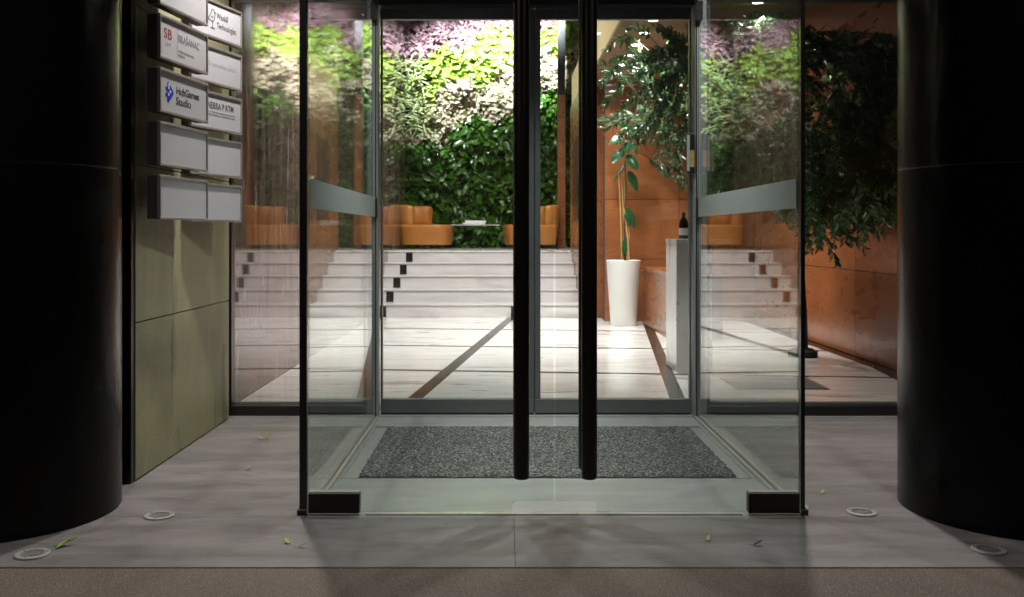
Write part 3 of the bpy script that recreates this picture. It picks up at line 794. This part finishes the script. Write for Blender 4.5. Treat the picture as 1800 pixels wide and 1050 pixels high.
shape(s, 'rule_line', [[(0.178, 0.03), (0.1795, 0.03), (0.1795, 0.165), (0.178, 0.165)]], M['ink_pale'])
s = company_sign('sign cut by the picture top, showing the end of dark lettering', 0, 4)
put_text(s, 'INVEST', 0.265, 0.112, 0.046, M['ink'], width=0.17)
company_sign('blank grey sign, lowest in the column next to the window', 1, 0)
company_sign('blank grey sign just below the one lettered in black capitals', 1, 1)
s = company_sign('sign with black capitals and a thin line of small print', 1, 2)
put_text(s, 'NERRA P KTM', 0.158, 0.114, 0.048, M['ink'], bold=0.0004, width=0.258)
shape(s, 'rule_line', [[(0.17, 0.096), (0.43, 0.096), (0.43, 0.0985), (0.17, 0.0985)]], M['ink_pale'])
small_print(s, 0.170, 0.078, 0.26, M['ink_grey'])
s = company_sign('sign with one line of small pale grey lettering', 1, 3)
put_text(s, 'AG Immobilien GmbH', 0.148, 0.096, 0.036, M['ink_pale'], width=0.30)
s = company_sign('sign with a bird drawing and two lines of lettering', 1, 4)
put_text(s, 'Waxbill', 0.250, 0.112, 0.046, M['ink'], width=0.112)
put_text(s, 'Technologies', 0.250, 0.062, 0.046, M['ink'], width=0.195)
bird = [(0.172, 0.150), (0.160, 0.158), (0.148, 0.150), (0.143, 0.138), (0.122, 0.112), (0.108, 0.098), (0.128, 0.100), (0.145, 0.094), (0.163, 0.096), (0.176, 0.110), (0.178, 0.130), (0.172, 0.150)]
shape(s, 'bird_drawing', stroke(bird, 0.0042) + stroke([(0.172, 0.146), (0.184, 0.142), (0.174, 0.138)], 0.0042) + stroke([(0.156, 0.094), (0.156, 0.060)], 0.0042) + stroke([(0.140, 0.060), (0.174, 0.060)], 0.0042) + stroke([(0.140, 0.118), (0.158, 0.112), (0.160, 0.124)], 0.0035), M['ink'], at=(0.050, -0.006), sc=1.02)

# ================================================================== recessed floor lamps (unlit)
def floor_lamp(label, px, py):
    Y = 1925.0 / (py - 412); X = (px - 885) * Y / 1750
    f = thing('recessed_floor_lamp', label, 'floor lamp', (X, Y, 0), group='unlit recessed floor lamps')
    MB().lathe([(0.058, 0.001), (0.0575, 0.006), (0.052, 0.0075), (0.041, 0.0065), (0.040, 0.002)], (X, Y, 0), 40, cap=False).build('ring', M['steel'], f, smooth=True)
    MB().lathe([(0.0402, 0.0012), (0.040, 0.0035), (0.030, 0.0045), (0.012, 0.005)], (X, Y, 0), 32).build('lens', M['lens_off'], f, smooth=True)
    for k in range(3):
        a = 0.5 + k * 2.094
        MB().lathe([(0.003, 0.0068), (0.003, 0.0085)], (X + 0.047 * math.cos(a), Y + 0.047 * math.sin(a), 0), 8).build('screw', M['alu_dark'], f)
floor_lamp('steel ringed floor lamp near the corner of the signboard column', 280, 908)
floor_lamp('steel ringed floor lamp with green leaves lying beside it', 57, 976)
floor_lamp('steel ringed floor lamp between the glass door and the column', 1515, 902)
floor_lamp('steel ringed floor lamp at the lower picture corner before the column', 1738, 968)

# ================================================================== plant wall
pw_ = thing('plant_wall', 'tall living wall of pink, lime, cream and green plants', 'plant wall', (0, Y_GREEN, PLAT))
MB().box(-2.4, 3.2, Y_GREEN + 0.10, Y_GREEN + 0.2, PLAT, CEIL).build('planting_felt', M['back_felt'], pw_)
def curve(xs, zs_): return lambda x: np.interp(x, xs, zs_)
kx = [-2.4, -1.7, -1.3, -0.9, -0.37, 0.16, 0.85, 1.6, 3.2]
zA = curve(kx, [4.20, 4.30, 4.36, 4.58, 4.84, 4.86, 5.02, 5.0, 5.0])
zB = curve(kx, [3.5, 3.6, 3.74, 3.88, 4.02, 4.24, 4.62, 4.6, 4.6])
zC = curve(kx, [2.7, 2.80, 2.84, 3.0, 3.26, 3.30, 3.80, 3.8, 3.8])
def wob(x, z, s=1.0):
    return 0.10 * np.sin(x * 4.1 * s + z * 2.3) + 0.07 * np.sin(x * 9.7 * s - z * 5.1 + 1.3)
def scatter(n):
    x = rng.uniform(-2.35, 2.2, n); z = rng.uniform(PLAT + 0.02, 5.62, n)
    return x, z
def foliage(name, mat, n, sel, ln, wd, shape_, curl, droop, spread=0.55, depth=0.20, clump=True):
    x, z = scatter(n)
    k = sel(x, z + wob(x, z)); x, z = x[k], z[k]
    m_ = len(x)
    bulge = 0.07 * np.sin(x * 6.3 + 2 * np.sin(z * 4.1)) + 0.06 * np.sin(z * 7.7 + x * 3.1)
    y = Y_GREEN + 0.02 - rng.uniform(0, depth, m_) * (0.6 + 0.4 * np.sin(x * 11) * np.sin(z * 13)) - bulge * 0.7
    P = np.stack([x, y, z], 1)
    D = np.stack([rng.normal(0, spread, m_), -0.30 - rng.uniform(0, 0.5, m_), rng.normal(droop, 0.45, m_)], 1)
    N = np.stack([rng.normal(0, 0.35, m_), -0.85 + rng.normal(0, 0.3, m_), 0.6 + rng.normal(0, 0.35, m_)], 1)
    L = rng.uniform(ln[0], ln[1], m_); W = L * rng.uniform(wd[0], wd[1], m_)
    return leaf_mesh(name, P, D, N, L, W, mat, pw_, curl=rng.uniform(curl * 0.4, curl * 1.6, m_), shape=shape_)
spider = lambda x, z: (x < -1.42) & (z > 2.95) & (z < 4.35)
foliage('pink_foliage', M['lf_purple'], 20000, lambda x, z: (z > zA(x)) & ~spider(x, z), (0.10, 0.19), (0.28, 0.42), 'oval', 0.3, 0.0)
foliage('lime_foliage', M['lf_lime'], 17000, lambda x, z: (z <= zA(x)) & (z > zB(x)) & ~spider(x, z), (0.10, 0.19), (0.6, 0.85), 'round', 0.3, -0.2)
foliage('cream_foliage', M['lf_cream'], 24000, lambda x, z: (z <= zB(x)) & (z > zC(x)) & ~spider(x, z), (0.07, 0.13), (0.55, 0.8), 'round', 0.2, 0.0)
foliage('green_foliage', M['lf_dark'], 11500, lambda x, z: (z <= zC(x)), (0.10, 0.18), (0.5, 0.75), 'oval', 0.3, -0.3, depth=0.32)
foliage('strap_foliage', M['lf_spider'], 8000, lambda x, z: spider(x, z), (0.18, 0.30), (0.10, 0.16), 'long', 0.75, 0.35, spread=0.8, depth=0.25)
for k in range(130):
    x = rng.uniform(-1.7, 1.0); z = rng.uniform(PLAT + 0.1, 3.6)
    if z > zC(x) - 0.05: continue
    P = np.array([[x, Y_GREEN - rng.uniform(0.16, 0.30), z]])
    D = np.array([[rng.normal(0, 0.7), -0.35 - rng.uniform(0, 0.4), rng.normal(-0.05, 0.5)]])
    N = np.array([[rng.normal(0, 0.3), -0.8, 0.65]])
    L = np.array([rng.uniform(0.17, 0.27)])
    leaf_mesh('leaf', P, D, N, L, L * rng.uniform(0.42, 0.6), M['lf_dark'], pw_, curl=rng.uniform(0.1, 0.5), shape='oval', kind=None)

# ================================================================== armchairs, table, books on the landing
def armchair(label, loc, rz, span):
    c = thing('armchair', label, 'armchair', loc, rz, group='orange leather armchairs on the landing')
    # seat block, rounded plan, tapering to the floor; local -Y is the front
    def ring(hw, hd, z, n=40, p=4.0, cy_=0.0):
        r = []
        for i in range(n):
            a = 2 * math.pi * i / n
            ca, sa = math.cos(a), math.sin(a)
            r.append((hw * math.copysign(abs(ca) ** (2 / p), ca), cy_ + hd * math.copysign(abs(sa) ** (2 / p), sa), z))
        return r
    lay = [(0.40, 0.40, 0.07), (0.415, 0.415, 0.08), (0.445, 0.445, 0.34), (0.45, 0.45, 0.385), (0.44, 0.44, 0.405), (0.41, 0.41, 0.413)]
    mb = MB(); vs = []; n = 40
    for q in lay: vs += ring(*q)
    mb.add(vs, [tuple(range(n - 1, -1, -1)), tuple((len(lay) - 1) * n + i for i in range(n))] + [(j * n + i, j * n + (i + 1) % n, (j + 1) * n + (i + 1) % n, (j + 1) * n + i) for j in range(len(lay) - 1) for i in range(n)])
    mb.build('seat', M['leather'], c, local=True, smooth=True)
    def shell(a0, a1, z0, z1, ro, ri, cy_, m=34):
        mb = MB(); vs = []
        prof = [(ro - 0.035, z0), (ro - 0.012, z0 + 0.012), (ro + 0.012, (z0 + z1) / 2), (ro + 0.03, z1 - 0.05), (ro + 0.022, z1 - 0.016), (ro - 0.01, z1), (ri + 0.045, z1 - 0.002), (ri + 0.012, z1 - 0.02), (ri, z1 - 0.07), (ri - 0.008, z0 + 0.08), (ri + 0.01, z0 + 0.02), (ri + 0.035, z0)]
        k = len(prof); rm, zm = (ro + ri) / 2, (z0 + z1) / 2
        for i in range(m + 1):
            u = i / m; a = a0 + (a1 - a0) * u
            e = min(u, 1 - u) * m
            f = (0.62, 0.88, 0.97, 1.0)[min(int(e + 0.5), 3)]
            for r, z in prof:
                r, z = rm + (r - rm) * f, zm + (z - zm) * (0.5 + 0.5 * f)
                ca, sa = math.cos(a), math.sin(a)
                p = 2.7
                vs.append((r * 1.12 * math.copysign(abs(ca) ** (2 / p), ca), cy_ + r * math.copysign(abs(sa) ** (2 / p), sa), z))
        fs = [(i * k + j, i * k + (j + 1) % k, (i + 1) * k + (j + 1) % k, (i + 1) * k + j) for i in range(m) for j in range(k)]
        fs += [tuple(range(k)), tuple(m * k + j for j in range(k - 1, -1, -1))]
        return mb.add(vs, fs)
    R = math.radians
    shell(R(span[0]), R(span[1]), 0.385, 0.745, 0.355, 0.215, 0.13).build('backrest', M['leather'], c, local=True, smooth=True)
    MB().lathe([(0.20, 0.0), (0.20, 0.012), (0.05, 0.02), (0.045, 0.069)], (0, 0, 0), 24).build('swivel_base', M['steel'], c, local=True, smooth=True)
armchair('orange leather armchair left of the glass table', (-1.32, 17.15, PLAT), math.radians(84), (-22, 176))
armchair('orange leather armchair partly hidden behind the door handle', (0.46, 17.2, PLAT), math.radians(-80), (6, 202))
ct = thing('coffee_table', 'low glass coffee table between the armchairs', 'table', (-0.5, 17.3, PLAT))
MB().box(-0.90, -0.06, 17.0, 17.6, PLAT + 0.400, PLAT + 0.415).build('glass_top', M['glass_table'], ct, bevel=0.002, seg=1)
MB().box(-0.902, -0.058, 16.994, 16.9995, PLAT + 0.399, PLAT + 0.416).build('edge_trim', M['steel'], ct)
for x in (-0.80, -0.17):
    MB().box(x, x + 0.012, 17.05, 17.55, PLAT + 0.001, PLAT + 0.399).build('glass_leg', M['glass_table'], ct)
bk = MB().box(-0.70, -0.32, 17.10, 17.38, PLAT + 0.4155, PLAT + 0.445).build('book', M['paper'], bevel=0.003, seg=1); tag(bk, 'wide pale book lying flat on the glass table', 'book', 'books on the glass table')
bk = MB().box(-0.66, -0.30, 17.12, 17.37, PLAT + 0.4455, PLAT + 0.485).build('book', M['paper'], bevel=0.003, seg=1); tag(bk, 'thick pale book lying on top of another book', 'book', 'books on the glass table')

# ================================================================== potted rubber plant
PX, PY = 1.448, 12.02
pp = thing('potted_rubber_plant', 'rubber plant on bamboo canes in a tall white planter', 'potted plant', (PX, PY, 0))
MB().lathe([(0.148, 0.0), (0.153, 0.006), (0.205, 0.775), (0.209, 0.785), (0.200, 0.787), (0.192, 0.775), (0.185, 0.70)], (PX, PY, 0), 56, cap=False).build('planter', M['pot'], pp, smooth=True)
MB().lathe([(0.03, 0.74), (0.19, 0.735)], (PX, PY, 0), 32).build('soil', M['soil'], pp)
def pxpt(px, py, Y): return ((px - 885) * Y / 1750, Y, 1.1 - (py - 412) * Y / 1750)
for (b0, t0, Y) in (((1093, 462), (1087, 296), 12.0), ((1098, 462), (1092, 302), 12.05), ((1101, 462), (1096, 300), 12.08), ((1106, 462), (1097, 366), 11.95), ((1102, 462), (1107, 372), 11.98)):
    p0, p1 = Vector(pxpt(*b0, Y)), Vector(pxpt(*t0, Y))
    MB().tube([p0, (p0 + p1) / 2 + Vector((0.008, 0, 0)), p1], [0.010, 0.009, 0.007], 8).build('bamboo_cane', M['bamboo'], pp, smooth=True)
MB().tube([pxpt(1099, 460, 12.04), pxpt(1097, 400, 12.04), pxpt(1101, 330, 12.04), pxpt(1098, 270, 12.04), pxpt(1100, 225, 12.04)], [0.011, 0.010, 0.009, 0.007, 0.004], 8).build('stem', M['bark'], pp, smooth=True)
def big_leaf(base, tip, width, nrm, parent, mat, name='leaf', fold=0.16, sag=0.10, n=9):
    b0, t0 = Vector(base), Vector(tip)
    d = t0 - b0; L = d.length; d.normalize()
    nr = Vector(nrm); s_ = d.cross(nr).normalized(); u = s_.cross(d)
    vs, fs = [], []
    for i in range(n + 1):
        t = i / n
        w = width / 2 * (math.sin(math.pi * min(1, t ** 0.85)) ** 0.72 if 0 < t < 1 else 0.02)
        c = b0 + d * (t * L) - u * (sag * L * t * t)
        for k in (-1, -0.5, 0, 0.5, 1):
            vs.append(c + s_ * (w * k) + u * (fold * w * abs(k)))
    for i in range(n):
        for k in range(4):
            fs.append((i * 5 + k, i * 5 + k + 1, (i + 1) * 5 + k + 1, (i + 1) * 5 + k))
    m_ = len(vs)
    vs2 = [v - u * 0.0015 for v in vs]
    fs2 = [tuple(m_ + i for i in reversed(f)) for f in fs]
    return MB().add(vs + vs2, fs + fs2).build(name, mat, parent, smooth=True)
for (bx, tx, w, nr, Y) in (((1097, 240), (1070, 252), 0.11, (-0.2, -0.9, 0.5), 11.9), ((1097, 247), (1106, 270), 0.13, (0.1, -1, 0.3), 11.85), ((1096, 262), (1076, 286), 0.13, (-0.3, -1, 0.2), 11.9),
                           ((1101, 272), (1122, 298), 0.14, (0.3, -1, 0.1), 11.85), ((1104, 300), (1122, 336), 0.12, (0.4, -0.9, 0.0), 11.9), ((1099, 365), (1116, 400), 0.13, (0.3, -1, 0.1), 11.92),
                           ((1100, 418), (1096, 450), 0.08, (-0.4, -1, 0.1), 11.95), ((1100, 230), (1093, 200), 0.12, (0, -1, 0.2), 11.9), ((1101, 236), (1124, 222), 0.12, (0.2, -0.9, 0.4), 11.95),
                           ((1099, 252), (1120, 262), 0.12, (0.1, -0.8, 0.6), 12.0), ((1098, 290), (1078, 318), 0.05, (-0.6, -0.8, 0.1), 12.0)):
    big_leaf(pxpt(*bx, Y + 0.06), pxpt(*tx, Y), w, nr, pp, M['lf_rubber'])

# ================================================================== olive tree
ot = thing('olive_tree', 'tall indoor olive tree with drooping twigs by the veneer wall', 'tree', (2.69, 8.95, 0))
tb = [(2.69, 8.95, 0.0), (2.695, 8.95, 0.35), (2.67, 8.94, 0.75), (2.68, 8.93, 1.15), (2.62, 8.9, 1.5)]
MB().lathe([(0.13, 0.0), (0.13, 0.05), (0.085, 0.075), (0.06, 0.08)], (2.69, 8.95, 0), 28).build('root_ring', M['soil'], ot)
MB().tube(tb, [0.05, 0.036, 0.034, 0.032, 0.03], 12).build('trunk', M['bark'], ot, smooth=True)
r_ = random.Random(21)
tw_p, tw_d, tw_n, tw_l = [], [], [], []
def bezier(p0, p1, p2, n):
    return [p0 * (1 - t) ** 2 + p1 * 2 * t * (1 - t) + p2 * t * t for t in [i / n for i in range(n + 1)]]
ends = []
# targets (px, py, Y) spread over the crown the photograph shows
def crown_point():
    while True:
        px, py = (r_.uniform(1050, 1415) if r_.random() < 0.5 else r_.uniform(1380, 1600)), r_.uniform(10, 440)
        if px < 1215:
            lo = 75 if px < 1090 else 25
            hi = 235 if px < 1090 else (255 if px < 1150 else 300)
            if px < 1110 and 120 < py < 205 and r_.random() < 0.75: continue
            if px < 1090 and r_.random() < 0.55: continue
            if py < lo or py > hi: continue
        elif px < 1415:
            if py > 400 - (1415 - px) * 0.35: continue
        else:
            if py < 30 + (px - 1415) * 0.15: continue
            if py > 430 - (px - 1440) * 0.25: continue
        Y = r_.uniform(8.0, 9.8) if px < 1400 else r_.uniform(7.0, min(9.2, 3.04 * 1750 / (px - 885)))
        p = Vector(pxpt(px, py, Y))
        if p.x > 3.08 or p.z > 3.0: continue
        return p
top = Vector(tb[-1])
limbs = []
for tgt in ((1.6, 8.6, 2.5), (2.0, 8.3, 2.7), (2.5, 8.8, 2.8), (2.95, 8.5, 2.5), (2.9, 9.3, 2.2), (2.1, 9.4, 2.3), (1.5, 9.2, 2.1), (2.85, 8.3, 1.8), (2.3, 8.5, 1.9)):
    t_ = Vector(tgt)
    pts = bezier(top, top.lerp(t_, 0.4) + Vector((0, 0, 0.35)), t_, 6)
    limbs.append(pts)
    MB().tube(pts, [0.022 - 0.0024 * i for i in range(7)], 7).build('branch', M['bark'], ot, smooth=True)
all_l = [p for l in limbs for p in l[2:]]
twigs = MB()
LP, LD, LN, LL = [], [], [], []
def leafy_twig(p0, p2, step=0.022, sag=0.12, wire=True):
    L = (p2 - p0).length
    mid = p0.lerp(p2, 0.55) + Vector((r_.uniform(-.08, .08), r_.uniform(-.08, .08), 0.10))
    e = p2 + Vector((0, 0, -sag * L))
    pts = bezier(p0, mid, e, 8)
    if wire: twigs.tube(pts, [0.0045 - 0.0004 * i for i in range(9)], 4)
    n = max(6, int(L / step))
    for i in range(n):
        t = 0.28 + 0.72 * i / n
        k = min(7, int(t * 8)); q = pts[k].lerp(pts[k + 1], t * 8 - k)
        dr = (pts[k + 1] - pts[k]).normalized()
        for s in (0, 1):
            rd = Vector((r_.gauss(0, 1), r_.gauss(0, 1), r_.gauss(0, 1)))
            rd = (rd - dr * rd.dot(dr)).normalized()
            LP.append(q); LD.append(dr * 0.75 + rd * 0.8 + Vector((0, 0, -0.15))); LN.append(Vector((r_.gauss(0, .6), r_.gauss(0, .6) - 0.3, 1)))
            LL.append(r_.uniform(0.045, 0.085))
for i in range(820):
    c = crown_point()
    near = min(all_l, key=lambda p: (p - c).length + r_.uniform(0, 0.15))
    d = c - near
    if d.length > 0.75: near = c - d.normalized() * r_.uniform(0.45, 0.75)
    leafy_twig(near, c)
for (a, b, Y) in (((1120, 268), (1205, 330), 8.8), ((1150, 285), (1210, 318), 8.7), ((1440, 380), (1525, 440), 8.0), ((1430, 390), (1470, 468), 7.9), ((1450, 350), (1560, 410), 8.2), ((1115, 120), (1054, 150), 9.3), ((1110, 60), (1062, 92), 9.0), ((1120, 150), (1062, 186), 9.2), ((1130, 200), (1060, 225), 9.1),
                  ((1430, 330), (1500, 425), 8.1), ((1500, 300), (1560, 395), 8.0), ((1425, 370), (1440, 440), 8.3)):
    leafy_twig(Vector(pxpt(*a, Y)), Vector(pxpt(*b, Y)), step=0.018, sag=0.02)
twigs.build('twigs', M['bark'], ot, kind='stuff')
LL = np.array(LL)
leaf_mesh('crown', np.array([tuple(p) for p in LP]), np.array([tuple(p) for p in LD]), np.array([tuple(p) for p in LN]), LL, LL * rng.uniform(0.26, 0.40, len(LL)), M['lf_olive'], ot, curl=rng.uniform(-0.1, 0.3, len(LL)), shape='long')

# ================================================================== reception desk
rd = thing('reception_desk', 'white marble reception desk with lower wood counter', 'desk', (1.6, 8.4, 0))
MB().box(1.372, 1.655, 7.90, 8.40, 0.0, 1.03).build('marble_end', M['marble'], rd, bevel=0.003, seg=1)
MB().box(1.368, 1.80, 7.895, 8.41, 1.0305, 1.062).build('marble_top', M['marble'], rd, bevel=0.003, seg=1)
MB().box(1.72, 1.80, 10.22, 12.35, 0.0, 0.66).build('wood_front', M['wood'], rd, bevel=0.003, seg=1)
MB().box(1.700, 2.25, 10.20, 12.36, 0.661, 0.70).build('wood_top', M['wood'], rd, bevel=0.003, seg=1)
MB().box(1.80, 2.25, 10.22, 12.35, 0.02, 0.66).build('carcass', M['wood_dark'], rd)
bt = thing('bottle', 'dark bottle standing on the marble desk top', 'bottle', (1.475, 8.15, 1.0625))
MB().lathe([(0.036, 0.0), (0.038, 0.004), (0.038, 0.12), (0.030, 0.15), (0.014, 0.175), (0.0135, 0.215)], (1.475, 8.15, 1.0625), 24).build('body', M['bottle'], bt, smooth=True)
MB().lathe([(0.0385, 0.03), (0.0388, 0.032), (0.0388, 0.085), (0.0385, 0.087)], (1.475, 8.15, 1.0625), 24, cap=False).build('label_band', M['paper'], bt, smooth=True)
fm = thing('floor_mat', 'dark flat mat on the lobby floor by the window', 'mat', (2.05, 7.3, 0))
MB().box(1.66, 2.30, 7.06, 7.62, 0.001, 0.008).build('mat_pile', M['alu_dark'], fm, bevel=0.002, seg=1)
MB().box(1.648, 2.312, 7.048, 7.632, 0.0005, 0.004).build('mat_edge', M['black_metal'], fm)

# ================================================================== lamps
def spot(parent, loc, target, energy, angle, blend, color, size, name='lamp'):
    l = bpy.data.lights.new(name, 'SPOT')
    l.energy = energy; l.spot_size = math.radians(angle); l.spot_blend = blend; l.color = color; l.shadow_soft_size = size
    o = bpy.data.objects.new(name, l); COL.objects.link(o); o.parent = parent
    o.location = Vector(loc) - offset_of(parent)
    o.rotation_euler = (Vector(target) - Vector(loc)).to_track_quat('-Z', 'Y').to_euler()
    return o
def downlight(label, group, loc, energy, angle=120, r=0.055, col=(1, 0.96, 0.92), soft=0.05, blend=0.8, tilt=(0, 0)):
    x, y, z = loc
    d = thing('downlight', label, 'ceiling lamp', loc, group=group)
    MB().lathe([(r, -0.004), (r + 0.012, -0.006), (r + 0.016, -0.001)], loc, 28, cap=False).build('trim_ring', M['sign_frame'], d, smooth=True)
    MB().lathe([(r, -0.0025), (r * 0.2, -0.003)], loc, 24).build('lit_lens', M['lamp'], d)
    spot(d, (x, y, z - 0.03), (x + tilt[0], y + tilt[1], 0), energy, angle, blend, col, soft)
warm = (1.0, 0.945, 0.90)
pink = (1.0, 0.93, 0.925)
i = 0
words_row = ('first', 'second', 'third', 'fourth', 'fifth', 'sixth')
for k, y in enumerate((8.2, 10.6, 13.0, 15.4)):
    for sd, x in (('marble wall', -0.85), ('soffit', 0.45)):
        downlight('%s high ceiling lamp from the entrance on the %s side' % (words_row[k], sd), 'high lobby downlights', (x, y, CEIL), E_HALL * (1.5, 1.2, 0.75, 0.6)[k], 110, 0.08, pink, 0.08, tilt=(0, (3.0, 2.0, 0.8, 0)[k]))
for k in range(6):
    downlight('%s soffit lamp from the entrance above the reception' % words_row[k], 'soffit downlights', (1.37 + 0.003 * k, 9.1 + 0.6 * k, SOF), E_SOFFIT * (1.0 if k % 2 == 0 else 0.55), 115, 0.05, (1.0, 0.97, 0.95), 0.045)
for k, y in enumerate((8.4, 10.6)):
    downlight('%s soffit lamp from the entrance beside the veneer wall' % words_row[k], 'soffit downlights', (2.15, y, SOF), E_SOFFIT * 1.3, 115, 0.05, (1.0, 0.95, 0.9), 0.045)
# track spots for the plants
for nm, x, tx, tz, e in (('marble wall', -1.32, -1.0, 3.9, 0.55), ('coffee table', -0.2, -0.1, 4.45, 1.0), ('clad column', 0.75, 0.8, 4.2, 0.7)):
    loc = (x, 16.75, 5.25)
    s = thing('plant_spotlight', 'black track spotlight on the ceiling above the %s' % nm, 'spotlight', loc, group='plant spotlights')
    d = (Vector((tx, Y_GREEN, tz)) - Vector(loc)).normalized()
    MB().tube([Vector(loc) - d * 0.16, loc, Vector(loc) + d * 0.03], [0.045, 0.05, 0.055], 18).build('head', M['black_metal'], s, smooth=True)
    MB().tube([Vector(loc) + d * 0.0305, Vector(loc) + d * 0.034], 0.045, 18).build('lit_lens', M['lamp'], s)
    MB().tube([Vector(loc) - d * 0.08, (x, 16.7, CEIL)], 0.009, 8).build('stem', M['black_metal'], s)
    spot(s, Vector(loc) + d * 0.05, (tx, Y_GREEN, tz + 0.1), E_PLANT * e, 66, 1.0, (0.97, 0.97, 1.0), 0.05)
# canopy and vestibule lamps; the step pair is added to stand for street light
neutral = (1.0, 0.935, 0.885)
for lab, x, y, e in (('canopy lamp above the company signs', -1.15, 5.0, 1.0), ('canopy lamp between the olive tree window and the column', 1.55, 5.25, 1.0),
                     ('lamp added for street light over the step on the signboard side', -1.3, 2.5, 0.36), ('lamp added for street light over the step on the olive tree side', 1.5, 2.5, 0.2)):
    downlight('recessed ' + lab, 'canopy downlights', (x, y, CAN), E_CANOPY * e, 130, 0.05, neutral, 0.05, blend=0.9)
for lab, x in (('signboard', -0.25), ('olive tree', 0.65)):
    downlight('recessed vestibule lamp on the %s side' % lab, 'vestibule downlights', (x, 5.0, 2.53), E_LOCK, 130, 0.045, (0.95, 1.0, 0.97), 0.045, blend=0.9)

# ================================================================== fallen leaves on the paving
def fallen(label, px, py, L, W, ang, mat, curl=0.35, tip_up=0.012):
    Y = 1925.0 / (py - 412); X = (px - 885) * Y / 1750
    o = thing('fallen_leaf', label, 'leaf', (X, Y, 0.002), group='fallen leaves on the paving')
    d = Vector((math.cos(ang), math.sin(ang), 0))
    b = Vector((X, Y, 0.003))
    big_leaf(b, b + d * L + Vector((0, 0, tip_up)), W, (0, 0, 1), o, mat, name='blade', fold=curl, sag=-0.15, n=6)
    MB().tube([b, b - d * L * 0.3 + Vector((0, 0, 0.004))], 0.0010, 5).build('stalk', mat, o)
FL, FR = M['lf_fallen'], M['lf_fresh']
fallen('pale curled leaf on the paving below the streaked window', 472, 774, 0.065, 0.012, 1.9, FL, 0.8, 0.03)
fallen('small brown leaf touching the pale curled one', 462, 773, 0.03, 0.016, 2.8, FL)
fallen('small yellow leaf on the paving before the green stone wall', 432, 827, 0.032, 0.02, 0.4, FL)
fallen('small tan leaf on the front paving near the door corner', 507, 957, 0.03, 0.02, 2.2, FL)
fallen('thin pale leaf beside the small tan one', 521, 963, 0.045, 0.010, 0.1, FL)
fallen('long green leaf lying beside the outer floor lamp', 92, 962, 0.085, 0.02, 0.35, FR)
fallen('second green leaf crossing the one by the outer floor lamp', 98, 966, 0.06, 0.018, 1.1, FR)
fallen('pale yellow upright leaf on the front paving before the doors', 1244, 952, 0.035, 0.016, 1.3, FL)
fallen('dark flat leaf on the front paving near the door shadow', 1324, 960, 0.035, 0.014, 0.1, M['bark'])
fallen('yellow green leaf seen through the side pane near its channel', 1303, 784, 0.06, 0.02, 0.2, FR)
fallen('pale leaf seen through the side pane beside the channel', 1312, 770, 0.06, 0.014, 0.3, FL)
fallen('single yellow leaf behind the side pane near the window', 1365, 757, 0.05, 0.02, 0.9, FR)
fallen('tiny yellow leaf on the paving beside the column', 1443, 869, 0.022, 0.013, 0.5, FL)
fallen('green leaf stuck to the foot of the black corner post', 1419, 899, 0.035, 0.012, 1.5, FR)
